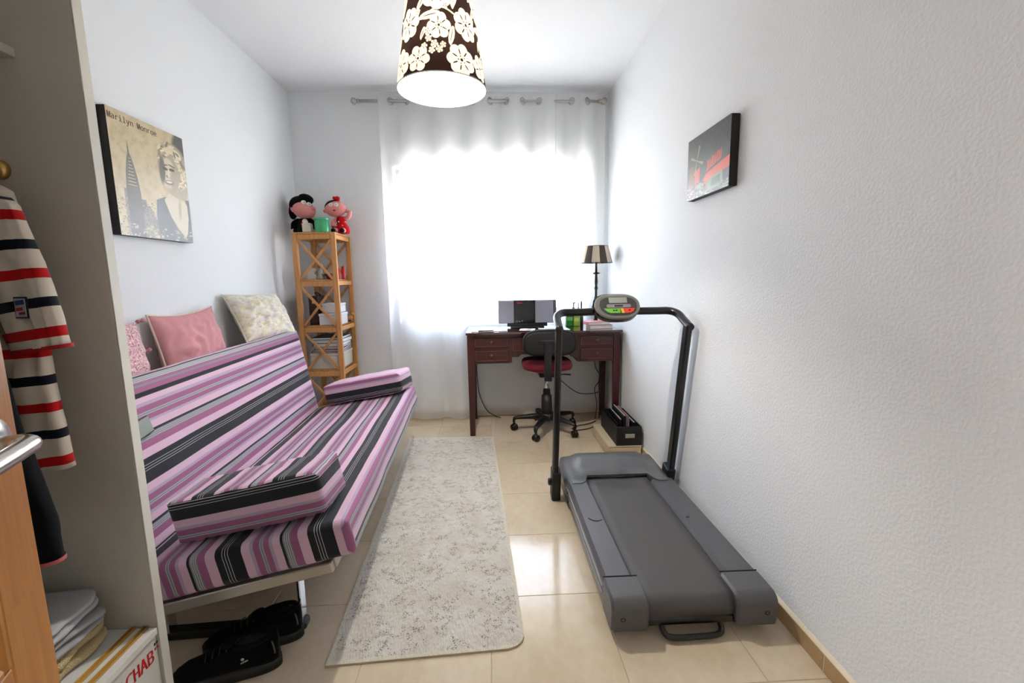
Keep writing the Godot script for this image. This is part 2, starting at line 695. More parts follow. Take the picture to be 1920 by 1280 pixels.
func curtain_panel(label: String, xa: float, xb: float, dz: float, zr: float, yr: float) -> void:
	var cur := thing("curtain", label, "curtain", Vector3((xa + xb) / 2, 0.0, zr), 0.0, "sheer curtain panels at the window")
	var n := noise(1.2, 51, 2)
	var per := 0.241
	var phase := func(x: float) -> float: return cos(TAU * (x + 0.765) / per)
	var rows := []
	var ny := 36
	var nx := int((xb - xa) / 0.012)
	for i in ny + 1:
		var y := lerpf(2.452, 0.012, float(i) / ny)
		var row := []
		for j in nx + 1:
			var x := lerpf(xa, xb, float(j) / nx)
			var down := clampf((yr - y) / 2.4, 0, 1)
			var amp := lerpf(0.030, 0.020, down)
			var z: float = zr + dz + amp * phase.call(x) + 0.014 * down * n.get_noise_2d(x * 5.0, y * 0.5)
			z += 0.010 * down * sin(x * 41.0 + n.get_noise_2d(x * 2.0, y) * 3.0)
			if x > -0.24:
				var tuck := smoothstep(1.05, 0.80, y) * smoothstep(-0.24, -0.19, x)
				z = lerpf(z, ZB + 0.018 + (z - zr + 0.05) * 0.12, tuck)
			var xx := x + 0.010 * down * n.get_noise_2d(x * 3.0 + 40.0, y * 0.7)
			row.append(Vector3(xx, y, maxf(z, ZB + 0.016)))
		rows.append(row)
	obj("cloth", wb(cur).grid(rows), M.sheer, cur)
	# hems: doubled cloth at the bottom and the sides
	for e in 2:
		var hem := []
		for i in range(0, ny + 1):
			var hr := []
			for j in 4:
				var p: Vector3 = rows[i][j if e == 0 else nx - j]
				hr.append(p + Vector3(0, 0, 0.0012))
			hem.append(hr)
		obj("side_hem", wb(cur).grid(hem), M.sheer, cur)
	# grommets where the cloth crosses the rod
	var first := ceili((xa + 0.765) / per * 2.0 - 0.5)
	var last := floori((xb + 0.765) / per * 2.0 - 0.5)
	for k in range(first, last + 1):
		var x := -0.765 + (k + 0.5) * per / 2.0
		if x < xa + 0.01 or x > xb - 0.01:
			continue
		var slope := -0.030 * TAU / per * sin(TAU * (x + 0.765) / per)
		var nrm := Vector3(-slope, 0, 1).normalized()
		var rb := wb(cur)
		var ring := []
		var side := Vector3.UP.cross(nrm).normalized()
		var rws := []
		for a in 20:
			var an := TAU * a / 20
			var dir := side * cos(an) + Vector3.UP * sin(an)
			var row := []
			for c in 6:
				var cc := TAU * c / 6
				row.append(Vector3(x, yr, zr + dz) + dir * (0.023 + 0.0045 * cos(cc)) + nrm * 0.0035 * sin(cc))
			rws.append(row)
		rws.append(rws[0])
		rb.grid(rws, true)
		obj("grommet", rb, M.steel, cur)


func build_door() -> void:
	# jambs round the doorway behind the camera
	var tr := structure("trim_1")
	for s in [[Vector3(DX0 - 0.03, 1.03, ZF + 0.05), Vector3(0.06, 2.06, 0.13)], [Vector3(DX1 + 0.03, 1.03, ZF + 0.05), Vector3(0.06, 2.06, 0.13)], [Vector3((DX0 + DX1) / 2, DY1 + 0.03, ZF + 0.05), Vector3(DX1 - DX0 + 0.12, 0.06, 0.13)]]:
		obj("casing", MB.new().box(s[0], s[1], 0.004), M.oak, tr)
	# open leaf: free edge at (-0.45, -0.43), hinged by the doorway
	var a := deg_to_rad(22.0)
	var d := Vector3(sin(a), 0, cos(a))            # from the free edge to the hinges
	var n := Vector3(cos(a), 0, -sin(a))           # out of the face that the camera sees
	var edge := Vector3(-0.452, 0, -0.432)
	var door := structure("door_1")
	door.transform = Transform3D(Basis(-d, Vector3.UP, n), edge)
	# local frame: x runs from the hinges to the free edge (0), z out of the face
	var W := 0.74
	var H := 2.0
	var b := MB.new()
	var th := 0.036
	var st := 0.066
	# stiles and rails
	for s in [[-st / 2, H / 2, st, H], [-W + st / 2, H / 2, st, H]]:
		b.box(Vector3(s[0], s[1] + 0.008, -th / 2), Vector3(s[2], s[3], th), 0.003)
	for s in [[0.09, 0.16], [0.705, 0.15], [1.94, 0.12]]:
		b.box(Vector3(-W / 2, s[0] + 0.008, -th / 2), Vector3(W - 2 * st, s[1], th), 0.001)
	obj("leaf_frame", b, M.oak, door)
	for s in [[0.17, 0.63], [0.78, 1.88]]:
		var pb := MB.new()
		pb.box(Vector3(-W / 2, (s[0] + s[1]) / 2 + 0.008, -th / 2), Vector3(W - 2 * st, s[1] - s[0], 0.014), 0.001)
		pb.box(Vector3(-W / 2, (s[0] + s[1]) / 2 + 0.008, -th / 2), Vector3(W - 2 * st - 0.1, s[1] - s[0] - 0.1, 0.026), 0.010)
		obj("panel", pb, M.oak, door)
		var mb := MB.new()
		for sg in [-1, 1]:
			mb.box(Vector3(-W / 2 + sg * (W / 2 - st - 0.006), (s[0] + s[1]) / 2 + 0.008, -0.007), Vector3(0.014, s[1] - s[0], 0.018), 0.005)
			mb.box(Vector3(-W / 2, (s[0] if sg < 0 else s[1]) - sg * 0.006 + 0.008, -0.007), Vector3(W - 2 * st - 0.02, 0.014, 0.018), 0.005)
		obj("moulding", mb, M.oak, door)
	var hx := -0.052
	var hy := 0.985
	var nickel := mat(Color(0.78, 0.77, 0.74), 0.24, 1.0)
	obj("rose", MB.new().lathe([Vector2(0.0, -0.001), Vector2(0.0255, -0.001), Vector2(0.0255, 0.006), Vector2(0.023, 0.009), Vector2(0.011, 0.010), Vector2(0.0, 0.010)], 28, Vector3(hx, hy, 0), Basis(Vector3.RIGHT, PI / 2)), nickel, door)
	var path := smooth_path([Vector3(hx, hy, 0.008), Vector3(hx, hy, 0.018), Vector3(hx, hy, 0.024), Vector3(hx - 0.004, hy, 0.030), Vector3(hx - 0.014, hy, 0.033), Vector3(hx - 0.07, hy - 0.001, 0.033), Vector3(hx - 0.125, hy - 0.002, 0.032)], 6)
	obj("lever", MB.new().tube(path, 0.0078, 16), nickel, door)


func hall_lamp() -> void:
	var c := Vector3(-0.95, HC, 1.2)
	var t := thing("ceiling_lamp", "round white ceiling lamp in the hallway behind the doorway", "lamp", c)
	obj("base_plate", MB.new().lathe([Vector2(0, -0.02), Vector2(0.12, -0.02), Vector2(0.13, 0.0), Vector2(0, 0.0)], 32), M.white_plastic, t)
	var glow := mat(Color(1, 1, 1), 0.4)
	glow.emission_enabled = true
	glow.emission = Color(1.0, 0.97, 0.92)
	glow.emission_energy_multiplier = 3.0
	obj("lamp_bowl", MB.new().lathe([Vector2(0, -0.085), Vector2(0.06, -0.078), Vector2(0.10, -0.055), Vector2(0.118, -0.02), Vector2(0, -0.02)], 32), glow, t)
	var li := OmniLight3D.new()
	li.name = "hall_light"
	li.light_color = Color(1.0, 0.98, 0.95)
	li.light_energy = HALL_ENERGY
	li.light_size = 0.1
	li.omni_range = 8.0
	li.omni_attenuation = 2.0
	li.shadow_enabled = true
	t.add_child(li)
	li.position = Vector3(0, -0.05, 0)


const HALL_ENERGY := 3.6


# ---------------------------------------------------------------- sofa bed
# stripes by name and width in metres; sets of fine light lines run over the wide dark and grey ones
const REPEAT := [["dark", 0.075], ["pink", 0.024], ["lilac", 0.010], ["mauve", 0.018], ["grey", 0.012], ["mauve", 0.016], ["lilac", 0.010], ["pink", 0.022], ["dark", 0.008], ["grey", 0.022], ["mauve", 0.022], ["pink", 0.028]]
const REPEAT_LENGTH := 0.267


func stripe_image(bands: Array) -> Image:
	var cols := {"dark": Color(0.125, 0.13, 0.155), "pink": Color(0.80, 0.675, 0.755), "mauve": Color(0.575, 0.36, 0.495), "grey": Color(0.50, 0.50, 0.53), "lilac": Color(0.67, 0.60, 0.69)}
	var line := Color(0.76, 0.76, 0.77)
	var total := 0.0
	for b in bands:
		total += b[1]
	var h := 1024
	var im := Image.create(8, h, false, Image.FORMAT_RGB8)
	var at := 0.0
	var k := h / total
	for b in bands:
		im.fill_rect(Rect2i(0, int(at * k), 8, int(b[1] * k) + 2), cols[b[0]])
		var fine := []
		if b[0] == "dark" and b[1] > 0.05:
			fine = [0.020, 0.028, 0.036]
		elif b[0] == "grey" and b[1] > 0.02:
			fine = [0.005, 0.011, 0.017]
		elif b[0] == "grey":
			fine = [0.002, 0.009]
		for f in fine:
			im.fill_rect(Rect2i(0, int((at + f) * k), 8, maxi(1, int(0.0016 * k))), line)
		at += b[1]
	return im


# rounded slab of upholstery. fr: x from the rear to the front edge, y out of the upper face, z along the stripes.
func soft_slab(mb: MB, fr: Transform3D, L: float, T: float, Z: float, r: float, vof: Callable, rough := 0.003, sd := 5) -> void:
	var n := noise(2.2, sd, 3)
	var prof := []   # Vector3(l, t, s)
	var s := 0.0
	var raw := []
	var na := 6
	var m := 16
	for k in m + 1:
		raw.append(Vector2(lerpf(r, L - r, float(k) / m), 0))
	for k in range(1, na + 1):
		var a := PI / 2 * k / na
		raw.append(Vector2(L - r + r * sin(a), -r + r * cos(a)))
	for k in range(1, na + 1):
		var a := PI / 2 * k / na
		raw.append(Vector2(L - r + r * cos(a), -T + r - r * sin(a)))
	for k in range(1, m + 1):
		raw.append(Vector2(lerpf(L - r, r, float(k) / m), -T))
	for k in range(1, na + 1):
		var a := PI / 2 * k / na
		raw.append(Vector2(r - r * sin(a), -T + r - r * cos(a)))
	for k in range(1, na + 1):
		var a := PI / 2 * k / na
		raw.append(Vector2(r - r * cos(a), -r + r * sin(a)))
	var cum := r
	for k in raw.size():
		if k > 0:
			cum += raw[k].distance_to(raw[k - 1])
		prof.append(Vector3(raw[k].x, raw[k].y, cum))
	var zs := []
	var nz := 44
	var er := minf(r, 0.03)
	for k in 5:
		zs.append([er * (1.0 - cos(PI / 2 * k / 4)), er * (1.0 - sin(PI / 2 * k / 4))])
	for k in range(1, nz):
		zs.append([lerpf(er, Z - er, float(k) / nz), 0.0])
	for k in 5:
		zs.append([Z - er * (1.0 - cos(PI / 2 * (4 - k) / 4)), er * (1.0 - sin(PI / 2 * (4 - k) / 4))])
	var rows := []
	var uvs := []
	var mid := Vector2(L / 2, -T / 2)
	for e in zs:
		var row := []
		var ur := []
		for p in prof:
			var v := Vector2(p.x, p.y)
			var ins: float = e[1]
			var inv := Vector2(clampf(v.x, ins, L - ins), clampf(v.y, -T + ins, -ins))
			var d := (v - Vector2(clampf(v.x, r, L - r), clampf(v.y, -T + r, -r))).normalized()
			if d == Vector2.ZERO:
				d = Vector2(0, 1)
			var w := (n.get_noise_3d(v.x * 3.0, v.y * 3.0, e[0] * 1.4) * rough + sin(e[0] * 9.0 + v.x * 3.0) * rough * 0.3) * clampf(minf(e[0], Z - e[0]) / 0.05, 0, 1)
			inv += d * w
			row.append(fr * Vector3(inv.x, inv.y, e[0]))
			var down: bool = e[1] > 0.0 and p.y < -r * 0.6
			ur.append(Vector2(e[0] * 0.5, vof.call(p.x) if down else vof.call(p.z)))
		rows.append(row)
		uvs.append(ur)
	# seam where the profile closes
	for i in rows.size():
		rows[i].append(rows[i][0])
		uvs[i].append(Vector2(uvs[i][0].x, vof.call(cum + 0.001)))
	var nc: int = rows[0].size()
	for i in rows.size() - 1:
		for j in nc - 1:
			mb.q(rows[i][j], rows[i][j + 1], rows[i + 1][j + 1], rows[i + 1][j], uvs[i][j], uvs[i][j + 1], uvs[i + 1][j + 1], uvs[i + 1][j])
	# end faces, stripes running down them
	for e in [0, rows.size() - 1]:
		var ze: float = zs[e][0]
		for k in 24:
			var la := lerpf(er, L - er, k / 24.0)
			var lb := lerpf(er, L - er, (k + 1) / 24.0)
			var pa := fr * Vector3(la, -er, ze)
			var pb := fr * Vector3(lb, -er, ze)
			var pc := fr * Vector3(lb, -T + er, ze)
			var pd := fr * Vector3(la, -T + er, ze)
			var ua := Vector2(0.1, vof.call(la))
			var ub := Vector2(0.1, vof.call(lb))
			if e == 0:
				mb.q(pd, pc, pb, pa, ua, ub, ub, ua)
			else:
				mb.q(pa, pb, pc, pd, ua, ub, ub, ua)
	mb.done(true)


# box cushion: stripes run along x on its long faces and across (along z) on top
func bolster_mesh(s: Vector3, r: float, vtop: Callable, vfront: Callable, sd: int) -> ArrayMesh:
	var mb := MB.new()
	var n := noise(3.0, sd, 2)
	var nx := 26
	var na := 5
	var hz := s.z / 2
	var hy := s.y / 2
	var strip := func(corner_a: float, pts: Array) -> void: pass
	for face in 4:
		# face 0 top, 1 front (+z), 2 bottom, 3 back
		var a0 := PI / 2 - face * PI / 2 + PI / 4
		var cols := []
		var corners := [Vector2(-hz + r, hy - r), Vector2(hz - r, hy - r), Vector2(hz - r, -hy + r), Vector2(-hz + r, -hy + r)]
		var ca: Vector2 = corners[face]
		var cb: Vector2 = corners[(face + 1) % 4]
		for k in na + 1:
			var a := a0 - PI / 4 * k / na
			cols.append(ca + Vector2(cos(a), sin(a)) * r)
		for k in range(1, 6):
			var a := a0 - PI / 4
			cols.append(ca.lerp(cb, k / 6.0) + Vector2(cos(a), sin(a)) * r)
		for k in na + 1:
			var a := a0 - PI / 4 - PI / 4 * k / na
			cols.append(cb + Vector2(cos(a), sin(a)) * r)
		var rows := []
		var uvs := []
		for i in nx + 9:
			var f := 0.0
			var ins := 0.0
			if i < 5:
				f = r * (1.0 - cos(PI / 2 * i / 4)) / s.x
				ins = r * (1.0 - sin(PI / 2 * i / 4))
			elif i >= nx + 4:
				var kk := nx + 8 - i
				f = 1.0 - r * (1.0 - cos(PI / 2 * kk / 4)) / s.x
				ins = r * (1.0 - sin(PI / 2 * kk / 4))
			else:
				f = lerpf(r / s.x, 1.0 - r / s.x, float(i - 4) / nx)
			var row := []
			var ur := []
			for c in cols:
				var puff := 1.0 + 0.05 * sin(PI * f)
				var p := Vector3((f - 0.5) * s.x, clampf(c.y, -hy + ins, hy - ins) * puff, clampf(c.x, -hz + ins, hz - ins) * puff)
				p += Vector3(0, 1, 0) * n.get_noise_3dv(p * 3.0) * 0.004
				row.append(p)
				ur.append(Vector2(0, vtop.call(p.x) if face % 2 == 0 else vfront.call(hy - p.y)))
			rows.append(row)
			uvs.append(ur)
		for i in rows.size() - 1:
			for j in cols.size() - 1:
				mb.q(rows[i][j], rows[i][j + 1], rows[i + 1][j + 1], rows[i + 1][j], uvs[i][j], uvs[i][j + 1], uvs[i + 1][j + 1], uvs[i + 1][j])
		for e in [0, rows.size() - 1]:
			var c := Vector3((-0.5 if e == 0 else 0.5) * s.x, 0, 0)
			for j in cols.size() - 1:
				mb.t(c, rows[e][j + (1 if e == 0 else 0)], rows[e][j + (0 if e == 0 else 1)], Vector2(0, vfront.call(hy)), Vector2(0, vfront.call(hy - rows[e][j].y)), Vector2(0, vfront.call(hy - rows[e][j + 1].y)))
	mb.done(true)
	return mb.commit()


const SOFA_AT := Vector3(-0.44, 0, -1.255)
const SOFA_TURN := 0.0513
const SOFA_L := 1.70
const TILT := 0.195


func build_sofa() -> void:
	var fab := mat(Color(1, 1, 1), 0.85, 0.0, 0.3)
	fab.albedo_texture = tex(stripe_image(REPEAT))
	fab.rim_enabled = true
	fab.rim = 0.25
	fab.rim_tint = 0.5
	M.stripes = fab
	var top_part := [["mauve", 0.022], ["grey", 0.018], ["mauve", 0.018], ["dark", 0.015], ["pink", 0.018], ["lilac", 0.012], ["mauve", 0.018], ["grey", 0.012], ["mauve", 0.016], ["lilac", 0.008], ["pink", 0.024], ["dark", 0.008], ["grey", 0.022], ["mauve", 0.022], ["pink", 0.028]]
	var fab2 := fab.duplicate() as StandardMaterial3D
	fab2.albedo_texture = tex(stripe_image(top_part + REPEAT + REPEAT))
	var span := 0.261 + 2.0 * REPEAT_LENGTH
	var so := thing("sofa_bed", "armless sofa bed in pink, mauve, grey and black striped fabric", "sofa", SOFA_AT, SOFA_TURN)
	var per := REPEAT_LENGTH
	var sd := Vector3(cos(TILT), sin(TILT), 0)
	var sn := Vector3(-sin(TILT), cos(TILT), 0)
	var L := 0.64
	# seat: frame x towards the front, y up out of the seat, z towards the near end
	var org := Vector3(0, 0.425, 0) - sd * L
	var mb := MB.new()
	soft_slab(mb, Transform3D(Basis(sd, sn, Vector3(0, 0, 1)), org + Vector3(0, 0, -SOFA_L)), L, 0.115, SOFA_L, 0.022, func(s): return (s - 0.508 - 0.012) / per, 0.004, 5)
	obj("seat", mb, fab, so)
	var bd := Vector3(0.183, -0.983, 0).normalized()      # down the backrest
	var bn := Vector3(0.983, 0.183, 0).normalized()
	var btop := Vector3(-0.715, 0.822, 0)
	mb = MB.new()
	soft_slab(mb, Transform3D(Basis(bd, bn, Vector3(0, 0, 1)), btop + Vector3(0, 0, -SOFA_L)), 0.545, 0.105, SOFA_L, 0.03, func(s): return (s + 0.002) / span, 0.004, 9)
	obj("backrest", mb, fab2, so)
	# steel frame below the seat
	var fb := MB.new()
	var und := org - sn * 0.128
	var fz := 0.02
	for z in [-0.012, -SOFA_L + 0.012]:
		fb.box(und + sd * 0.295 + Vector3(0, 0, z) - sn * 0.008, Vector3(0.53, 0.034, 0.022), 0.003, Basis(sd, sn, Vector3(0, 0, 1)))
	for l in [0.05, 0.55]:
		fb.box(und + sd * l + Vector3(0, 0, -SOFA_L / 2) - sn * 0.008, Vector3(0.03, 0.034, SOFA_L - 0.05), 0.003, Basis(sd, sn, Vector3(0, 0, 1)))
	obj("seat_frame", fb, M.steel, so)
	for k in 9:
		obj("slat", MB.new().box(und + sd * 0.3 + Vector3(0, 0, -0.12 - k * 0.182), Vector3(0.5, 0.012, 0.055), 0.002, Basis(sd, sn, Vector3(0, 0, 1))), M.black_plastic, so)
	# back support bars
	for z in [-0.2, -SOFA_L + 0.2]:
		var bb := MB.new()
		bb.box(btop + bd * 0.27 - bn * 0.118 + Vector3(0, 0, z), Vector3(0.5, 0.024, 0.03), 0.003, Basis(bd, bn, Vector3(0, 0, 1)))
		obj("back_bar", bb, M.black_steel, so)
	for z in [-0.12, -SOFA_L + 0.12]:
		var lb := MB.new()
		lb.box(Vector3(-0.195, 0.118, z), Vector3(0.011, 0.235, 0.042), 0.003)
		obj("leg", lb, M.chrome, so, "flat chrome front leg")
		var lr := MB.new()
		lr.box(Vector3(-0.60, 0.115, z), Vector3(0.011, 0.18, 0.042), 0.003)
		obj("leg", lr, M.chrome, so)
		obj("foot_bar", MB.new().box(Vector3(-0.41, 0.014, z), Vector3(0.46, 0.028, 0.045), 0.006), M.black_plastic, so, "black floor runner")
		obj("strut", MB.new().box(Vector3(-0.40, 0.19, z), Vector3(0.42, 0.03, 0.03), 0.003, Basis(Vector3(0, 0, 1), TILT)), M.black_steel, so)
	# two loose bolsters on the seat
	var up := Basis(Vector3(0, 0, 1), TILT)
	var n1 := bolster_mesh(Vector3(0.465, 0.135, 0.185), 0.02, func(x): return (x - 0.1) / 0.25, func(y): return (y + 0.012) / 0.25, 3)
	var o := obj("bolster_cushion", n1, fab)
	tag(o, "striped bolster cushion at the end of the sofa seat nearest the wardrobe", "cushion", "striped bolsters on the sofa bed")
	o.transform = so.transform * Transform3D(Basis(Vector3.UP, deg_to_rad(-4.5)) * up, Vector3(-0.300, 0.448, -0.150))
	var n2 := bolster_mesh(Vector3(0.53, 0.125, 0.20), 0.025, func(x): return 0.30 + x * 0.0, func(y): return 0.50 - y / 0.26, 8)
	o = obj("bolster_cushion", n2, fab)
	tag(o, "striped bolster cushion at the end of the sofa seat by the wooden shelf", "cushion", "striped bolsters on the sofa bed")
	o.transform = so.transform * Transform3D(Basis(Vector3.UP, deg_to_rad(-15.0)) * up, Vector3(-0.285, 0.446, -1.645))


# ---------------------------------------------------------------- treadmill
func build_treadmill() -> void:
	var t := thing("treadmill", "grey folding treadmill with black handrail along the right wall", "treadmill", Vector3(0.605, 0, -1.83))
	var grey := mat(Color(0.31, 0.305, 0.315), 0.42)
	var grey2 := mat(Color(0.335, 0.335, 0.34), 0.35)
	var beltm := mat(Color(0.27, 0.257, 0.257), 0.62)
	with_relief(beltm, M.weave, 0.25)
	beltm.uv1_triplanar = true
	beltm.uv1_scale = Vector3(30, 30, 30)
	var dark: Material = M.black_plastic
	# lower frame
	var fb := wb(t)
	for x in [0.375, 0.835]:
		fb.box(Vector3(x, 0.055, -1.80), Vector3(0.05, 0.05, 1.02), 0.004)
	for z in [-1.36, -2.3]:
		fb.box(Vector3(0.605, 0.05, z), Vector3(0.45, 0.035, 0.05), 0.004)
	obj("frame", fb, M.black_steel, t)
	for p in [Vector3(0.40, 0.015, -1.34), Vector3(0.81, 0.015, -1.34), Vector3(0.40, 0.015, -2.33), Vector3(0.81, 0.015, -2.33)]:
		obj("foot", wb(t).lathe([Vector2(0, -0.015), Vector2(0.022, -0.015), Vector2(0.02, 0.02), Vector2(0, 0.02)], 14, p), dark, t)
	# belt wrapped round the rear roller
	var prof := []
	for k in 13:
		prof.append(Vector2(lerpf(-2.14, -1.285, k / 12.0), 0.124))
	for k in range(1, 13):
		var a := PI / 2 - PI * k / 12
		prof.append(Vector2(-1.285 + 0.040 * cos(a), 0.084 + 0.040 * sin(a)))
	prof.append(Vector2(-2.14, 0.044))
	var rows := []
	for k in 9:
		var x := lerpf(0.449, 0.752, k / 8.0)
		var row := []
		for p in prof:
			row.append(Vector3(x, p.y, p.x))
		rows.append(row)
	obj("belt", wb(t).grid(rows, true, true), beltm, t)
	obj("rear_bar", wb(t).box(Vector3(0.605, 0.048, -1.262), Vector3(0.33, 0.03, 0.03), 0.006), M.black_gloss, t)
	# side rails
	for s in 2:
		var x0 := 0.347 if s == 0 else 0.758
		var x1 := 0.443 if s == 0 else 0.866
		var rb := wb(t)
		var xs := [x0, x0, x0 + 0.012, x1 - 0.006, x1, x1]
		var ys := [0.055, 0.118, 0.1335, 0.136, 0.131, 0.055]
		var rr := []
		for z in [-2.06, -1.345]:
			var row := []
			for k in 6:
				row.append(Vector3(xs[k], ys[k], z))
			rr.append(row)
		rb.grid(rr, true, true, false)
		obj("side_rail", rb, grey, t)
		# alloy strip with grooves along the outer side
		var ox := x0 - 0.002 if s == 0 else x1 + 0.002
		for y in [0.104, 0.082]:
			obj("side_strip", wb(t).box(Vector3(ox, y, -1.71), Vector3(0.006, 0.006, 0.72), 0.002), M.steel, t)
		# end cap: rounded block at the rear
		var cx0 := 0.345 if s == 0 else 0.738
		var cx1 := 0.462 if s == 0 else 0.868
		var cp := []
		for k in 9:
			var a := PI / 2 - PI / 2 * k / 8
			cp.append(Vector2(-1.262 + 0.035 * cos(a), 0.103 + 0.035 * sin(a)))
		cp.append(Vector2(-1.232, 0.036))
		cp.append(Vector2(-1.255, 0.028))
		cp.append(Vector2(-1.345, 0.028))
		cp.append(Vector2(-1.345, 0.138))
		var cr := []
		for f in [[cx0, 0.008], [cx0 + 0.008, 0.0], [cx1 - 0.006, 0.0], [cx1, 0.006]]:
			var row := []
			var cm := Vector2(-1.29, 0.083)
			for p in cp:
				var v: Vector2 = p + (cm - p).normalized() * f[1]
				row.append(Vector3(f[0], v.y, v.x))
			cr.append(row)
		var cap := obj("end_cap", wb(t).grid(cr, true, true, false), grey, t)
		obj("adjuster_hole", wb(t).lathe([Vector2(0, 0), Vector2(0.008, 0), Vector2(0.008, 0.004), Vector2(0.005, 0.0045), Vector2(0.005, -0.002), Vector2(0, -0.002)], 14, Vector3(cx0 + 0.035 if s == 0 else cx1 - 0.035, 0.078, -1.2325), Basis(Vector3.RIGHT, PI / 2)), M.black_gloss, cap)
		obj("cap_seam", wb(t).box(Vector3((cx0 + cx1) / 2, 0.1375, -1.350), Vector3(cx1 - cx0 - 0.004, 0.004, 0.003), 0.0005), dark, cap)
		# moulded heel mark on the rail
		obj("rail_mark", wb(t).tube(smooth_path([Vector3(x0 + 0.03, 0.1365, -1.72), Vector3(x0 + 0.045, 0.1368, -1.70), Vector3(x0 + 0.065, 0.1368, -1.695), Vector3(x0 + 0.085, 0.1355, -1.705)] if s == 0 else [Vector3(x0 + 0.02, 0.1365, -1.70), Vector3(x0 + 0.03, 0.1365, -1.695), Vector3(x0 + 0.036, 0.1365, -1.71)], 4), 0.0016, 6), dark, t)
	# pull handle at the rear
	obj("pull_handle", wb(t).tube(smooth_path([Vector3(0.51, 0.042, -1.27), Vector3(0.512, 0.022, -1.235), Vector3(0.535, 0.016, -1.222), Vector3(0.605, 0.015, -1.222), Vector3(0.672, 0.016, -1.225), Vector3(0.695, 0.022, -1.238), Vector3(0.697, 0.042, -1.27)], 6), 0.009, 10), dark, t)
	# motor hood
	var hood := wb(t)
	var hr := []
	var nx := 28
	var nz := 20
	var hfun := func(x: float, z: float) -> float:
		var u := (x - 0.607) / 0.265
		var side := smoothstep(0.62, 0.78, absf(u))
		var v := clampf((z + 2.42) / 0.31, 0, 1)      # 0 at the far end
		var c := 0.140 + 0.030 * sin(clampf(v * 1.25, 0, 1) * PI)
		c = lerpf(c, 0.150 - 0.012 * v, side)
		c -= 0.055 * pow(clampf(1.0 - v * 3.2, 0, 1), 2.0)
		c -= 0.035 * pow(clampf((absf(u) - 0.88) / 0.12, 0, 1), 2.0)
		return c
	for i in nz + 1:
		var v := float(i) / nz
		var row := []
		for j in nx + 1:
			var u := lerpf(-1, 1, float(j) / nx)
			var zn := lerpf(-2.112, -2.035, smoothstep(0.60, 0.66, absf(u)))
			var z := lerpf(-2.42, zn, v)
			var narrow := 1.0 - 0.20 * pow(clampf(1.0 - v * 2.6, 0, 1), 2.2)
			var x := 0.607 + u * 0.265 * narrow
			row.append(Vector3(x, hfun.call(x, z), z))
		hr.append(row)
	hood.grid(hr)
	# skirt down to the floor side
	var ring := []
	for j in nx + 1:
		ring.append(hr[0][nx - j])
	for i in range(1, nz + 1):
		ring.append(hr[i][0])
	for j in range(1, nx + 1):
		ring.append(hr[nz][j])
	for i in range(1, nz):
		ring.append(hr[nz - i][nx])
	var low := []
	for p in ring:
		low.append(Vector3(p.x, 0.035, p.z))
	hood.grid([ring, low], true, false, false)
	obj("motor_hood", hood, grey2, t)
	obj("hood_seam", wb(t).tube([Vector3(0.452, 0.1275, -2.106), Vector3(0.60, 0.1275, -2.106), Vector3(0.755, 0.1275, -2.106)], 0.004, 8), M.black_gloss, t)
	# uprights leaning back to the runner
	for s in 2:
		var x := 0.297 if s == 0 else 0.886
		var base := Vector3(x, 0.03, -2.155)
		var top := Vector3(x if s == 0 else 0.883, 0.905, -1.985)
		var d := (top - base)
		var y := d.normalized()
		var bs := Basis(Vector3.RIGHT, y, Vector3.RIGHT.cross(y).normalized())
		bs = Basis(Vector3.RIGHT, y, bs.z)
		var ub := wb(t)
		ub.box((base + top) / 2, Vector3(0.028, d.length(), 0.05), 0.007, bs)
		obj("upright", ub, M.black_steel, t)
		var kb := wb(t)
		kb.box(Vector3(x + (0.005 if s == 0 else -0.006), 0.085, -2.15), Vector3(0.044, 0.165, 0.075), 0.006, bs)
		obj("upright_bracket", kb, dark, t)
		obj("pivot_knob", wb(t).lathe([Vector2(0, 0), Vector2(0.018, 0), Vector2(0.018, 0.010), Vector2(0.014, 0.014), Vector2(0, 0.014)], 14, Vector3(x - 0.02 if s == 0 else x - 0.026, 0.10, -2.14), Basis(Vector3(0, 0, 1), PI / 2)), dark, t)
	var zb := -2.125
	var yb := 0.952
	var hp := smooth_path([Vector3(0.297, 0.888, -1.972), Vector3(0.298, 0.915, -2.035), Vector3(0.305, 0.94, -2.09), Vector3(0.335, yb, zb), Vector3(0.40, yb + 0.001, zb - 0.006), Vector3(0.60, yb + 0.002, zb - 0.008), Vector3(0.78, yb + 0.001, zb - 0.006), Vector3(0.85, yb, zb), Vector3(0.878, 0.94, -2.09), Vector3(0.884, 0.915, -2.035), Vector3(0.885, 0.888, -1.965)], 6)
	obj("handrail", wb(t).tube(hp, 0.0185, 14), M.black_steel, t)
	# console
	var cc := Vector3(0.585, 0.980, -2.085)
	var tilt := Basis(Vector3.RIGHT, deg_to_rad(-32.0))
	var cx := Transform3D(t.transform.basis, -t.position + cc) * Transform3D(tilt, Vector3.ZERO)
	var oval := func(w: float, h: float, dy := 0.0) -> PackedVector2Array:
		var p := PackedVector2Array()
		for k in 40:
			var a := TAU * k / 40
			var c := cos(a)
			var s2 := sin(a)
			var ww := w * (1.0 if s2 > 0 else 1.0 - 0.17 * absf(s2))
			p.append(Vector2(signf(c) * pow(absf(c), 0.62) * ww / 2, signf(s2) * pow(absf(s2), 0.75) * h / 2 + dy))
		return p
	var sh := MB.new(cx)
	sh.extrude(oval.call(0.222, 0.142, 0.006), 0.045, Transform3D(Basis(), Vector3(0, 0, -0.048)), 0.012)
	obj("console_shell", sh, M.black_gloss, t)
	var bz := MB.new(cx)
	bz.extrude(oval.call(0.214, 0.128), 0.014, Transform3D(Basis(), Vector3(0, -0.004, -0.004)), 0.004)
	var con := obj("console_face", bz, mat(Color(0.46, 0.45, 0.43), 0.4), t)
	var fx := MB.new(cx)
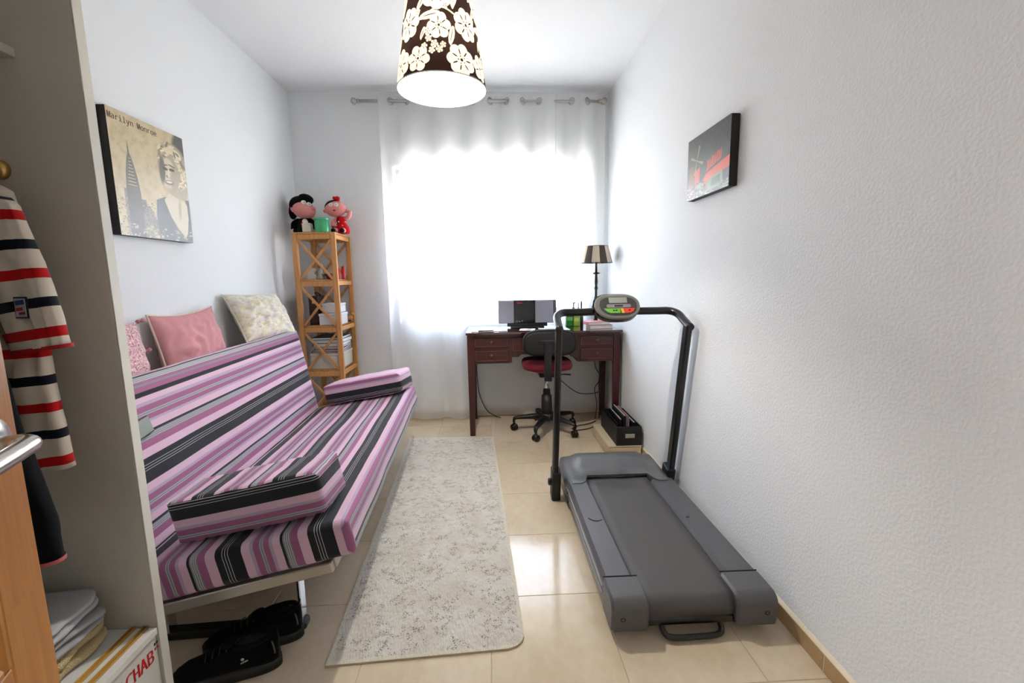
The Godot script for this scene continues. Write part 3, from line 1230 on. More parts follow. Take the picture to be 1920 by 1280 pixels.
	fx.extrude(oval.call(0.176, 0.098), 0.003, Transform3D(Basis(), Vector3(0.003, -0.003, 0.0095)), 0.0008)
	obj("overlay", fx, mat(Color(0.26, 0.26, 0.265), 0.4), con)
	var lc := MB.new(cx)
	lc.box(Vector3(0.004, 0.026, 0.0135), Vector3(0.086, 0.030, 0.003), 0.001)
	obj("display_window", lc, mat(Color(0.62, 0.63, 0.60), 0.25), con)
	var bt := MB.new(cx)
	bt.extrude(rounded_rect(0.115, 0.018, 0.008), 0.002, Transform3D(Basis(), Vector3(0.004, -0.004, 0.0125)))
	obj("button_strip", bt, mat(Color(0.55, 0.54, 0.55), 0.4), con)
	obj("mode_button", MB.new(cx).box(Vector3(0.004, -0.004, 0.0148), Vector3(0.04, 0.009, 0.0015), 0.0005), mat(Color(0.20, 0.20, 0.23), 0.4), con)
	var gp := PackedVector2Array([Vector2(-0.072, 0.011), Vector2(0.004, 0.011), Vector2(0.004, -0.013), Vector2(-0.042, -0.013), Vector2(-0.058, -0.006)])
	obj("start_button", MB.new(cx).extrude(gp, 0.003, Transform3D(Basis(), Vector3(0.004, -0.028, 0.012))), mat(Color(0.46, 0.72, 0.28), 0.4), con, "green start key")
	var yp := PackedVector2Array([Vector2(0.006, 0.011), Vector2(0.02, 0.011), Vector2(0.025, -0.013), Vector2(0.011, -0.013)])
	obj("speed_mark", MB.new(cx).extrude(yp, 0.003, Transform3D(Basis(), Vector3(0.004, -0.028, 0.012))), mat(Color(0.88, 0.72, 0.25), 0.4), con)
	var rp := PackedVector2Array([Vector2(0.023, 0.011), Vector2(0.076, 0.011), Vector2(0.066, -0.004), Vector2(0.052, -0.013), Vector2(0.027, -0.013)])
	obj("stop_button", MB.new(cx).extrude(rp, 0.003, Transform3D(Basis(), Vector3(0.004, -0.028, 0.012))), mat(Color(0.87, 0.27, 0.20), 0.4), con, "red stop key")
	for p in [Vector3(-0.022, -0.028, 0.0156), Vector3(-0.010, -0.028, 0.0156), Vector3(0.052, -0.027, 0.0156)]:
		obj("key_symbol", MB.new(cx).box(p, Vector3(0.009, 0.006, 0.001), 0.0), mat(Color(0.1, 0.12, 0.1), 0.5), con)


# ---------------------------------------------------------------- rug
func build_rug() -> void:
	var w := 384
	var h := 1152
	var big := noise(0.010, 61, 3)
	var mid := noise(0.045, 62, 3)
	var fine := noise(0.22, 63, 2)
	var cell := noise(0.09, 64, 1, FastNoiseLite.TYPE_CELLULAR)
	cell.cellular_return_type = FastNoiseLite.RETURN_DISTANCE
	var im := painted(w, h, func(x, y):
		var bn := big.get_noise_2d(x, y)
		var mn := mid.get_noise_2d(x, y)
		var fn := fine.get_noise_2d(x, y)
		var base := Color(0.75, 0.72, 0.665).lerp(Color(0.80, 0.785, 0.75), clampf(bn * 0.8 + 0.5, 0, 1))
		var edge := minf(minf(x, w - x), minf(y, h - y))
		var border := 1.0 if edge < 80 and edge > 20 else 0.72
		var worn := clampf(big.get_noise_2d(x * 1.4 + 300, y * 1.4) * 1.5 + 0.5, 0, 1) * border
		var dark := clampf(0.12 + mn * 1.1 + fn * 0.9 + cell.get_noise_2d(x, y) * 0.25, 0, 1) * (0.18 + 0.62 * worn)
		var c := base.lerp(Color(0.52, 0.475, 0.425), dark)
		if fn > 0.30 and worn > 0.38 and mn > -0.05:
			c = c.lerp(Color(0.30, 0.275, 0.255), clampf((fn - 0.30) * 4.0, 0, 0.75))
		if edge < 9:
			c = Color(0.79, 0.76, 0.69)
		return c)
	var m := mat(Color(1, 1, 1), 0.92, 0.0, 0.2)
	m.albedo_texture = tex(im)
	with_relief(m, M.weave, 0.35)
	m.rim_enabled = true
	m.rim = 0.3
	var fl := Vector3(-0.511, 0, -1.195)
	var fr := Vector3(0.081, 0, -1.226)
	var br := Vector3(-0.010, 0, -3.078)
	var bl := Vector3(-0.602, 0, -3.10)
	var nz := 90
	var nx := 22
	var rows := []
	var low := []
	var uvs := []
	for i in nz + 1:
		var v := float(i) / nz
		var row := []
		var lr := []
		var ur := []
		for j in nx + 1:
			var u := float(j) / nx
			var p := fl.lerp(fr, u).lerp(bl.lerp(br, u), v)
			# rounded near right corner
			var du := maxf(0, u - 0.90) / 0.10
			var dv := maxf(0, 0.030 - v) / 0.030
			if du > 0 and dv > 0 and Vector2(du, dv).length() > 1.0:
				var q := Vector2(du, dv).normalized()
				var uu := 0.90 + q.x * 0.10
				var vv := 0.030 - q.y * 0.030
				p = fl.lerp(fr, uu).lerp(bl.lerp(br, uu), vv)
			var y := 0.0065 + 0.0008 * sin(v * 40.0)
			for f in [0.245, 0.52, 0.66]:
				y += 0.0038 * exp(-pow((v - f + (u - 0.5) * 0.012) / 0.0075, 2.0))
			row.append(Vector3(p.x, y, p.z))
			lr.append(Vector3(p.x, 0.0, p.z))
			ur.append(Vector2(u, 1.0 - v))
		rows.append(row)
		low.append(lr)
		uvs.append(ur)
	var at := Vector3(-0.26, 0, -2.15)
	var rug := thing("rug", "pale beige rug with a worn mottled pattern on the tiled floor", "rug", at)
	var mb := wb(rug)
	mb.grid(rows, false, false, true, uvs)
	obj("pile", mb, m, rug)
	var eb := wb(rug)
	var ring := []
	var rl := []
	for i in nz + 1:
		ring.append(rows[i][0]); rl.append(low[i][0])
	for j in range(1, nx + 1):
		ring.append(rows[nz][j]); rl.append(low[nz][j])
	for i in range(1, nz + 1):
		ring.append(rows[nz - i][nx]); rl.append(low[nz - i][nx])
	for j in range(1, nx):
		ring.append(rows[0][nx - j]); rl.append(low[0][nx - j])
	eb.grid([ring, rl], true, false, false)
	obj("bound_edge", eb, mat(Color(0.72, 0.67, 0.57), 0.9), rug)


# ---------------------------------------------------------------- open wardrobe
func build_wardrobe() -> void:
	var zp := -1.0875
	var xf := -0.87
	var w := thing("wardrobe", "tall white built-in wardrobe standing open beside the door", "wardrobe", Vector3(-1.17, 0, -0.42))
	var lam: Material = M.laminate
	var yt := 2.497
	obj("side_panel", wb(w).box(Vector3((XL + xf) / 2, yt / 2, zp), Vector3(xf - XL - 0.004, yt, 0.024), 0.0008), lam, w)
	obj("edge_band", wb(w).box(Vector3(xf + 0.0005, yt / 2, zp), Vector3(0.003, yt, 0.025), 0.0006), mat(Color(0.86, 0.85, 0.81), 0.35), w)
	obj("side_panel", wb(w).box(Vector3((XL + xf) / 2, yt / 2, 0.29), Vector3(xf - XL - 0.004, yt, 0.024), 0.0008), lam, w)
	obj("back_panel", wb(w).box(Vector3(XL + 0.006, yt / 2, -0.40), Vector3(0.008, yt, 1.35), 0.0), lam, w)
	obj("base_shelf", wb(w).box(Vector3((XL + xf) / 2 + 0.005, 0.245, -0.40), Vector3(xf - XL - 0.012, 0.018, 1.348), 0.001), M.white_paint, w)
	obj("upper_shelf", wb(w).box(Vector3((XL - 0.995) / 2 + 0.005, 1.608, -0.40), Vector3(-0.995 - XL - 0.012, 0.019, 1.348), 0.001), lam, w)
	var pl := obj("plinth", wb(w).box(Vector3(-0.884, 0.116, -0.405), Vector3(0.016, 0.230, 1.335), 0.001), mat(Color(0.84, 0.84, 0.82), 0.4), w)
	# printed lettering along the plinth
	var f := SystemFont.new()
	f.font_names = PackedStringArray(["Droid Sans Mono", "Droid Sans"])
	f.font_weight = 700
	var red := mat(Color(0.74, 0.10, 0.13), 0.5)
	for k in 3:
		var tm := TextMesh.new()
		tm.text = "ACHAB"
		tm.font = f
		tm.font_size = 64
		tm.pixel_size = 0.00061
		tm.depth = 0.0003 + 0.0001 * k
		tm.horizontal_alignment = HORIZONTAL_ALIGNMENT_RIGHT
		var tx := MeshInstance3D.new()
		tx.name = "lettering"
		tx.mesh = tm
		tx.material_override = red
		pl.add_child(tx, true)
		# reads towards the far end: its x runs along -z, it faces +x
		tx.transform = Transform3D(Basis(Vector3(0, 0, -0.95), Vector3(0, 1.2, 0), Vector3(1, 0, 0)), w.transform.affine_inverse() * Vector3(-0.8757, 0.190, -1.058 - 0.0012 * k))
	for k in 4:
		obj("print_mark", wb(w).box(Vector3(-0.8757, 0.213 - 0.013 * (k / 2), -1.066 - 0.007 * (k % 2)), Vector3(0.0006, 0.006, 0.005), 0.0), red if k >= 2 else M.black_plastic, pl)
	# two brass sliding-door tracks on the base
	for x in [-0.925, -0.895]:
		var tb := wb(w)
		tb.box(Vector3(x, 0.2546, -0.40), Vector3(0.012, 0.0012, 1.346), 0.0)
		for dx in [-0.005, 0.005]:
			tb.box(Vector3(x + dx, 0.2575, -0.40), Vector3(0.0022, 0.006, 1.346), 0.0005)
		obj("track", tb, M.gold, w)
	obj("hanging_rail", wb(w).tube([Vector3(-1.065, 1.372, -1.070), Vector3(-1.065, 1.372, 0.275)], 0.0125, 16), M.gold, w)
	obj("rail_socket", wb(w).lathe([Vector2(0, 0), Vector2(0.021, 0), Vector2(0.021, 0.014), Vector2(0.0, 0.014)], 18, Vector3(-1.065, 1.372, -1.0755), Basis(Vector3.RIGHT, PI / 2)), M.gold, w)


# ---------------------------------------------------------------- desk
func build_desk() -> void:
	var d := thing("writing_desk", "dark red wooden writing desk with drawers under the window", "desk", Vector3(0.36, 0, -3.32))
	var wood: Material = M.mahogany
	var zf := -3.115
	var zb := -3.555
	var x0 := -0.18
	var x1 := 0.902
	var topm := (M.mahogany as StandardMaterial3D).duplicate() as StandardMaterial3D
	topm.roughness = 0.10
	topm.clearcoat_enabled = true
	topm.clearcoat = 1.0
	topm.clearcoat_roughness = 0.04
	obj("desk_top", wb(d).box(Vector3((x0 + x1) / 2, 0.743, (zf + 0.04 + zb) / 2), Vector3(x1 - x0 + 0.012, 0.016, zf + 0.04 - zb), 0.003), topm, d)
	for x in [x0 + 0.023, x1 - 0.023]:
		for z in [zf - 0.023, zb + 0.023]:
			var top := Vector3(x, 0.735, z)
			var lr := []
			for e in [[0.735, 0.0225], [0.52, 0.0225], [0.0, 0.019]]:
				var row := []
				for c in [[-1, -1], [1, -1], [1, 1], [-1, 1]]:
					row.append(Vector3(x + c[0] * e[1], e[0], z + c[1] * e[1]))
				lr.append(row)
			obj("leg", wb(d).grid(lr, true, true, false), wood, d)
	# carcass: back, sides, bottoms, stepped front
	var cb := wb(d)
	cb.box(Vector3((x0 + x1) / 2, 0.63, zb + 0.012), Vector3(x1 - x0 - 0.09, 0.21, 0.016), 0.001)
	for x in [x0 + 0.012, x1 - 0.012]:
		cb.box(Vector3(x, 0.63, (zf + zb) / 2), Vector3(0.016, 0.21, zf - zb - 0.09), 0.001)
	for s in [[x0 + 0.045, 0.118], [0.607, x1 - 0.045]]:
		cb.box(Vector3((s[0] + s[1]) / 2, 0.531, (zf + zb) / 2 - 0.005), Vector3(s[1] - s[0], 0.012, zf - zb - 0.05), 0.001)
	for x in [0.125, 0.60]:
		cb.box(Vector3(x, 0.63, (zf + zb) / 2 - 0.005), Vector3(0.016, 0.205, zf - zb - 0.03), 0.001)
	cb.box(Vector3(0.362, 0.592, (zf + zb) / 2 - 0.005), Vector3(0.46, 0.012, zf - zb - 0.05), 0.001)
	obj("carcass", cb, wood, d)
	# front rail with its stepped lower edge, drawers set into it
	var fp := PackedVector2Array([Vector2(x0 + 0.045, 0.735), Vector2(x0 + 0.045, 0.525), Vector2(0.122, 0.525), Vector2(0.122, 0.567), Vector2(0.180, 0.567), Vector2(0.20, 0.585), Vector2(0.525, 0.585), Vector2(0.545, 0.567), Vector2(0.572, 0.555), Vector2(0.605, 0.525), Vector2(x1 - 0.045, 0.525), Vector2(x1 - 0.045, 0.735)])
	obj("front_rail", wb(d).extrude(fp, 0.014, Transform3D(Basis(), Vector3(0, 0, zf - 0.026)), 0.001), wood, d)
	var drawers := [[-0.135, 0.114, 0.640, 0.712], [-0.135, 0.114, 0.540, 0.622], [0.130, 0.598, 0.604, 0.712], [0.613, 0.856, 0.640, 0.712], [0.613, 0.856, 0.540, 0.622]]
	for q in drawers:
		var c := Vector3((q[0] + q[1]) / 2, (q[2] + q[3]) / 2, zf - 0.008)
		var w: float = q[1] - q[0]
		var h: float = q[3] - q[2]
		var dr := obj("drawer", wb(d).box(c, Vector3(w - 0.006, h - 0.004, 0.014), 0.002), wood, d)
		var ib := wb(d)
		for s in [-1, 1]:
			ib.box(c + Vector3(0, s * (h / 2 - 0.0075), 0.0078), Vector3(w - 0.020, 0.0036, 0.004), 0.001)
			ib.box(c + Vector3(s * (w / 2 - 0.012), 0, 0.0078), Vector3(0.0036, h - 0.0115, 0.004), 0.001)
		obj("inlay", ib, M.inlay, dr)
		obj("knob", wb(d).lathe([Vector2(0, 0), Vector2(0.005, 0), Vector2(0.0045, 0.008), Vector2(0.010, 0.013), Vector2(0.010, 0.018), Vector2(0.006, 0.022), Vector2(0, 0.022)], 14, c + Vector3(0, 0.004, 0.006), Basis(Vector3.RIGHT, PI / 2)), M.inlay, dr)


# ---------------------------------------------------------------- office chair
func build_chair() -> void:
	var c := Vector3(0.385, 0, -3.19)
	var t := thing("office_chair", "black swivel chair with a crimson seat pushed under the desk", "chair", c)
	var pl: Material = M.black_plastic
	var cloth := mat(Color(0.032, 0.034, 0.038), 0.9)
	var red := mat(Color(0.42, 0.05, 0.13), 0.85)
	red.rim_enabled = true
	red.rim = 0.2
	var pinkm := mat(Color(0.62, 0.16, 0.26), 0.6)
	# backrest: padded oval, gently curved round the sitter
	var pad := func(cx: Vector3, w: float, h: float, th: float, bend: float) -> Array:
		var rows := []
		for i in 15:
			var v := -1.0 + 2.0 * i / 14
			var row := []
			for j in 40:
				var a := TAU * j / 40
				var px := signf(cos(a)) * pow(absf(cos(a)), 0.62) * w / 2
				var py := signf(sin(a)) * pow(absf(sin(a)), 0.62) * h / 2
				var k := pow(maxf(0.0, 1.0 - v * v), 0.35) if absf(v) < 1.0 else 0.0
				var sc := 0.86 + 0.14 * k
				if absf(v) > 0.999:
					sc = 0.80
				px *= sc
				py *= sc
				row.append(cx + Vector3(px, py, v * th / 2 + bend * px * px))
			rows.append(row)
		return rows
	obj("backrest", wb(t).grid(pad.call(Vector3(0.379, 0.685, -2.985), 0.36, 0.185, 0.055, 0.6), true, true), cloth, t)
	obj("back_shell", wb(t).grid(pad.call(Vector3(0.379, 0.685, -2.962), 0.33, 0.160, 0.018, 0.6), true, true), pl, t)
	# spine bar with its bracket
	var sb := wb(t)
	sb.box(Vector3(0.366, 0.565, -2.945), Vector3(0.052, 0.275, 0.016), 0.004)
	sb.box(Vector3(0.366, 0.695, -2.946), Vector3(0.112, 0.024, 0.014), 0.004)
	obj("spine", sb, pl, t)
	obj("spine_arm", wb(t).tube(smooth_path([Vector3(0.366, 0.47, -2.95), Vector3(0.366, 0.442, -2.965), Vector3(0.368, 0.432, -3.00), Vector3(0.375, 0.432, -3.10), Vector3(0.385, 0.432, -3.2)], 5), 0.018, 10, true, 0.6), pl, t)
	# seat
	var rows := []
	for i in 13:
		var v := -1.0 + 2.0 * i / 12
		var row := []
		for j in 44:
			var a := TAU * j / 44
			var k := pow(maxf(0.0, 1.0 - v * v), 0.4)
			var sc := 0.86 + 0.14 * k
			var px := signf(cos(a)) * pow(absf(cos(a)), 0.55) * 0.178 * sc
			var pz := signf(sin(a)) * pow(absf(sin(a)), 0.55) * 0.185 * sc
			row.append(Vector3(0.385 + px, 0.505 + v * 0.028, -3.19 + pz))
		rows.append(row)
	obj("seat", wb(t).grid(rows, true, true), red, t)
	var rs := []
	for e in [[0.485, 0.168], [0.470, 0.160], [0.452, 0.105], [0.448, 0.06]]:
		var row := []
		for j in 32:
			var a := TAU * j / 32
			row.append(Vector3(0.385 + cos(a) * e[1], e[0], -3.19 + sin(a) * e[1]))
		rs.append(row)
	obj("seat_shell", wb(t).grid(rs, true, true), pinkm, t)
	obj("tilt_box", wb(t).box(c + Vector3(0, 0.432, 0), Vector3(0.12, 0.035, 0.15), 0.008), pl, t)
	var lv := wb(t)
	lv.tube([c + Vector3(0.05, 0.432, 0.06), c + Vector3(0.12, 0.436, 0.07)], 0.004, 8)
	lv.tube([c + Vector3(0.12, 0.436, 0.07), c + Vector3(0.165, 0.433, 0.072)], 0.008, 10, true, 0.6)
	obj("height_lever", lv, pl, t)
	obj("gas_lift", wb(t).lathe([Vector2(0.0, 0.28), Vector2(0.017, 0.28), Vector2(0.017, 0.43), Vector2(0, 0.43)], 18, c), M.chrome, t)
	obj("column_sleeve", wb(t).lathe([Vector2(0.0, 0.10), Vector2(0.044, 0.10), Vector2(0.040, 0.18), Vector2(0.037, 0.27), Vector2(0.027, 0.275), Vector2(0.026, 0.315), Vector2(0.0, 0.316)], 22, c), pl, t)
	obj("hub", wb(t).lathe([Vector2(0, 0.085), Vector2(0.05, 0.085), Vector2(0.058, 0.10), Vector2(0.052, 0.135), Vector2(0.0, 0.14)], 22, c), pl, t)
	for k in 5:
		var a := deg_to_rad(115.0 - 72.0 * k)
		var dir := Vector3(cos(a), 0, sin(a))
		var side := Vector3(-dir.z, 0, dir.x)
		var lr := []
		for e in [[0.03, 0.135, 0.085, 0.03], [0.12, 0.128, 0.088, 0.024], [0.22, 0.112, 0.085, 0.019], [0.245, 0.104, 0.075, 0.016], [0.252, 0.092, 0.062, 0.012]]:
			var p: Vector3 = c + dir * e[0]
			var mid: float = (e[1] + e[2]) / 2
			var row := []
			for m in 10:
				var b := TAU * m / 10
				row.append(p + side * cos(b) * e[3] + Vector3.UP * (mid + sin(b) * (e[1] - e[2]) / 2))
			lr.append(row)
		var leg := obj("leg", wb(t).grid(lr, true, true), pl, t)
		var w := c + dir * 0.242
		var cs := wb(t)
		var fw := Vector3(cos(a + 0.6), 0, sin(a + 0.6))
		var ax := Vector3(-fw.z, 0, fw.x)
		var cb := Basis(fw, ax, fw.cross(ax))
		for s in [-1, 1]:
			cs.lathe([Vector2(0, -0.008), Vector2(0.020, -0.008), Vector2(0.0245, -0.004), Vector2(0.0245, 0.004), Vector2(0.020, 0.008), Vector2(0, 0.008)], 20, w + Vector3.UP * 0.025 + ax * 0.013 * s, cb)
		cs.tube([w + Vector3.UP * 0.03, w + Vector3.UP * 0.075], 0.009, 10)
		cs.ball(w + Vector3.UP * 0.034, Vector3(0.022, 0.02, 0.011), Basis(fw, Vector3.UP, -ax), 8, 12)
		obj("caster", cs, M.black_gloss, leg)


# ---------------------------------------------------------------- wooden shelf tower
func build_shelf() -> void:
	var x0 := -1.362
	var x1 := -1.068
	var z0 := -3.565
	var z1 := -3.212
	var t := thing("shelf_tower", "slim light wood shelf tower with crossed side braces in the corner", "shelf", Vector3((x0 + x1) / 2, 0, (z0 + z1) / 2))
	var wood: Material = M.pine
	var ys := [1.454, 1.132, 0.808, 0.490, 0.17]
	for x in [x0 + 0.017, x1 - 0.017]:
		for z in [z0 + 0.013, z1 - 0.013]:
			obj("post", wb(t).box(Vector3(x, 0.7235, z), Vector3(0.034, 1.447, 0.026), 0.002), wood, t)
	for i in ys.size():
		var y: float = ys[i]
		var b := obj("shelf_board", wb(t).box(Vector3((x0 + x1) / 2, y - 0.006, (z0 + z1) / 2), Vector3(x1 - x0 - (0.0 if i == 0 else 0.002), 0.012, z1 - z0 - (0.0 if i == 0 else 0.004)), 0.002) if i == 0 else wb(t).box(Vector3((x0 + x1) / 2, y - 0.006, (z0 + z1) / 2), Vector3(x1 - x0 - 0.07, 0.012, z1 - z0 - 0.056), 0.001), wood, t)
		for z in [z0 + 0.012, z1 - 0.012]:
			obj("rail", wb(t).box(Vector3((x0 + x1) / 2, y - 0.030, z), Vector3(x1 - x0 - 0.07, 0.036 if i > 0 else 0.034, 0.018), 0.002), wood, t)
		for x in [x0 + 0.015, x1 - 0.015]:
			obj("rail", wb(t).box(Vector3(x, y - 0.027, (z0 + z1) / 2), Vector3(0.018, 0.030, z1 - z0 - 0.056), 0.002), wood, t)
	for i in ys.size() - 1:
		var ya: float = ys[i] - 0.05
		var yb: float = ys[i + 1] + 0.002
		for z in [z0 + 0.013, z1 - 0.013]:
			for s in [-1, 1]:
				var a := Vector3((x0 + x1) / 2 - s * 0.112, ya, z + s * 0.0045)
				var b := Vector3((x0 + x1) / 2 + s * 0.112, yb, z + s * 0.0045)
				var d := (b - a)
				var y := d.normalized()
				obj("brace", wb(t).box((a + b) / 2, Vector3(0.017, d.length(), 0.0085), 0.0015, Basis(y.cross(Vector3(0, 0, 1)), y, Vector3(0, 0, 1))), wood, t)


# ---------------------------------------------------------------- canvases on the walls
func lettering(called: String, text: String, m: Material, parent: Node, x: Transform3D, height: float, font := "Droid Serif", weight := 700) -> MeshInstance3D:
	var f := SystemFont.new()
	f.font_names = PackedStringArray([font])
	f.font_weight = weight
	var tm := TextMesh.new()
	tm.text = text
	tm.font = f
	tm.font_size = 64
	tm.pixel_size = height / 64.0
	tm.horizontal_alignment = HORIZONTAL_ALIGNMENT_LEFT
	tm.depth = 0.0003
	var o := MeshInstance3D.new()
	o.name = called
	o.mesh = tm
	o.material_override = m
	parent.add_child(o, true)
	o.transform = x
	return o


func build_pictures() -> void:
	# sepia city print on the left wall: canvas x runs along -z
	var w := 420
	var h := 480
	var n := noise(0.02, 81, 4)
	var fine := noise(0.15, 82, 2)
	var cream := Color(0.80, 0.74, 0.60)
	var im := painted(w, h, func(x, y):
		var c := cream.lerp(Color(0.70, 0.64, 0.52), clampf(n.get_noise_2d(x, y) * 0.9 + 0.2, 0, 1))
		return c.lightened(fine.get_noise_2d(x, y) * 0.06))
	var ink := Color(0.40, 0.385, 0.36)
	var deep := Color(0.27, 0.265, 0.26)
	# skyline of the lower left, windows as small strokes
	for k in 26:
		var bx := rng.randi_range(0, 190)
		var bh := rng.randi_range(40, 190)
		var col := ink.lerp(Color(0.60, 0.57, 0.50), rng.randf())
		im.fill_rect(Rect2i(bx, h - bh, rng.randi_range(14, 34), bh), col)
	for k in 420:
		var px := rng.randi_range(0, 215)
		var py := rng.randi_range(h - 150, h - 6)
		im.fill_rect(Rect2i(px, py, 3, 4), Color(0.68, 0.64, 0.55) if rng.randf() < 0.5 else deep)
	# tapering tower
	fill_poly(im, PackedVector2Array([Vector2(86, 95), Vector2(90, 150), Vector2(104, 185), Vector2(118, 240), Vector2(126, 300), Vector2(130, h), Vector2(52, h), Vector2(54, 300), Vector2(60, 240), Vector2(70, 185), Vector2(82, 150)]), ink)
	for k in 9:
		dab(im, Vector2(88, 172 + k * 13), Vector2(5.0 + k * 2.6, 3), 0.0, Color(0.66, 0.61, 0.51))
		dab(im, Vector2(88, 177 + k * 13), Vector2(5.0 + k * 2.6, 2), 0.0, deep)
	for yy in range(300, h, 8):
		for xx in range(58, 126, 8):
			im.fill_rect(Rect2i(xx, yy, 3, 5), deep)
	# woman with light waved hair and a dark dress
	var skin := Color(0.80, 0.76, 0.65)
	var hair := Color(0.84, 0.79, 0.65)
	var shade := Color(0.50, 0.465, 0.41)
	var mid := Color(0.66, 0.615, 0.52)
	dab(im, Vector2(400, 40), Vector2(40, 70), 0.4, Color(0.33, 0.325, 0.31), 0.5)
	fill_poly(im, PackedVector2Array([Vector2(212, 312), Vector2(262, 292), Vector2(420, 282), Vector2(420, h), Vector2(205, h), Vector2(202, 380)]), Color(0.33, 0.335, 0.34))
	fill_poly(im, PackedVector2Array([Vector2(258, 304), Vector2(306, 258), Vector2(372, 258), Vector2(404, 310), Vector2(404, 372), Vector2(388, 440), Vector2(372, 462), Vector2(330, 425), Vector2(288, 370)]), skin)
	for p in [[332, 96, 62, 46], [286, 118, 34, 40], [378, 128, 42, 60], [392, 196, 34, 56], [384, 246, 30, 34], [264, 156, 20, 34]]:
		dab(im, Vector2(p[0], p[1]), Vector2(p[2], p[3]), 0.0, mid, 0.3)
	var hr := RandomNumberGenerator.new()
	hr.seed = 5
	for k in 150:
		var f := hr.randf()
		var a := lerpf(3.5, 7.1, f)
		var ra := hr.randf_range(0.80, 1.35)
		var pc := Vector2(322 + cos(a) * 70 * ra, 158 + sin(a) * 78 * ra + (60.0 * maxf(0.0, f - 0.7)))
		if pc.x < 250:
			continue
		dab(im, pc, Vector2(hr.randf_range(8, 17), hr.randf_range(3, 6)), a + PI / 2 + sin(k * 1.7) * 0.9, [hair, hair, Color(0.88, 0.845, 0.74), mid, shade][k % 5], 0.5)
	# face turned three quarters to the left
	dab(im, Vector2(308, 182), Vector2(43, 62), -0.10, skin, 0.10)
	dab(im, Vector2(296, 232), Vector2(26, 22), 0.0, skin, 0.2)
	dab(im, Vector2(266, 176), Vector2(14, 46), 0.08, Color(0.40, 0.375, 0.34), 0.5)
	dab(im, Vector2(336, 205), Vector2(16, 44), 0.1, mid, 0.8)
	for p in [[285, 166, 12, 4.5, 0.05], [326, 163, 13, 4.5, -0.05]]:
		dab(im, Vector2(p[0], p[1]), Vector2(p[2], p[3]), p[4], Color(0.26, 0.245, 0.23), 0.7)
	for p in [[284, 150, 15, 2.5, -0.18], [328, 146, 17, 2.5, 0.15]]:
		dab(im, Vector2(p[0], p[1]), Vector2(p[2], p[3]), p[4], Color(0.38, 0.35, 0.32), 0.6)
	dab(im, Vector2(297, 198), Vector2(9, 4), 0.2, shade, 0.7)
	dab(im, Vector2(303, 186), Vector2(4, 16), 0.1, Color(0.85, 0.82, 0.72), 0.8)
	dab(im, Vector2(302, 222), Vector2(22, 8), -0.08, Color(0.50, 0.42, 0.38), 0.5)
	dab(im, Vector2(302, 220), Vector2(18, 4.5), -0.08, Color(0.87, 0.85, 0.79), 0.2)
	dab(im, Vector2(336, 268), Vector2(40, 10), 0.25, mid, 0.9)
	dab(im, Vector2(352, 335), Vector2(6, 30), 0.1, mid, 0.9)
	for k in 60:
		dab(im, Vector2(rng.randi_range(0, w - 1), rng.randi_range(430, h - 4)), Vector2(rng.randf_range(2, 10), rng.randf_range(1, 4)), 0.0, Color(0.74, 0.70, 0.60), 0.5)
	var pm := mat(Color(1, 1, 1), 0.30)
	pm.albedo_texture = tex(im)
	with_relief(pm, M.weave, 0.08)
	var black := mat(Color(0.03, 0.03, 0.03), 0.6)
	var za := -1.858
	var zb := -2.285
	var ya := 1.312
	var yb := 1.790
	var x := XL + 0.034
	var pic := thing("canvas_picture", "sepia canvas print of a smiling blonde woman and a city tower", "picture", Vector3(XL, ya, (za + zb) / 2), 0.0)
	obj("stretcher_frame", wb(pic).box(Vector3(XL + 0.0165, (ya + yb) / 2, (za + zb) / 2), Vector3(0.032, yb - ya, za - zb), 0.002), black, pic)
	var pb := wb(pic)
	pb.q(Vector3(x, ya, za), Vector3(x, ya, zb), Vector3(x, yb, zb), Vector3(x, yb, za), Vector2(0, 1), Vector2(1, 1), Vector2(1, 0), Vector2(0, 0))
	pb.done()
	obj("print", pb, pm, pic)
	var tb := Basis(Vector3(0, 0, -1), Vector3(0, 1, 0), Vector3(1, 0, 0))
	for k in 2:
		lettering("lettering", "Marilyn Monroe", mat(Color(0.33, 0.22, 0.17), 0.5), pic, Transform3D(tb, pic.transform.affine_inverse() * Vector3(x + 0.0003 + 0.0001 * k, yb - 0.030, za - 0.004 - 0.0011 * k)), 0.0305, "Droid Sans Mono")

	# night street print on the right wall: canvas x runs along +z
	w = 384
	h = 272
	var night := Color(0.26, 0.28, 0.275)
	var im2 := painted(w, h, func(px, py): return night.lerp(Color(0.31, 0.325, 0.31), clampf(n.get_noise_2d(px * 1.5, py * 1.5) + 0.4, 0, 1)))
	var red := Color(0.80, 0.30, 0.22)
	var green := Color(0.50, 0.58, 0.46)
	# windmill on its red tower
	fill_poly(im2, PackedVector2Array([Vector2(20, 130), Vector2(66, 120), Vector2(78, 215), Vector2(12, 225)]), Color(0.47, 0.36, 0.28))
	fill_poly(im2, PackedVector2Array([Vector2(78, 150), Vector2(128, 140), Vector2(128, 205), Vector2(80, 215)]), red)
	for a in [0.35, 1.9, 3.5, 5.05]:
		var dd := Vector2(cos(a), sin(a))
		var nn := Vector2(-dd.y, dd.x)
		var o := Vector2(96, 108)
		fill_poly(im2, PackedVector2Array([o + nn * 2, o + dd * 62 + nn * 8, o + dd * 66 - nn * 6, o - nn * 2]), Color(0.60, 0.56, 0.48))
	# lit signs and arcades
	for k in 9:
		var sx := 196 + k * 14
		fill_poly(im2, PackedVector2Array([Vector2(sx, 132 - k * 3 + (k % 3) * 6), Vector2(sx + 9, 128 - k * 3), Vector2(sx + 7, 172 - k * 3), Vector2(sx - 2, 176 - k * 3)]), Color(0.86, 0.33, 0.25))
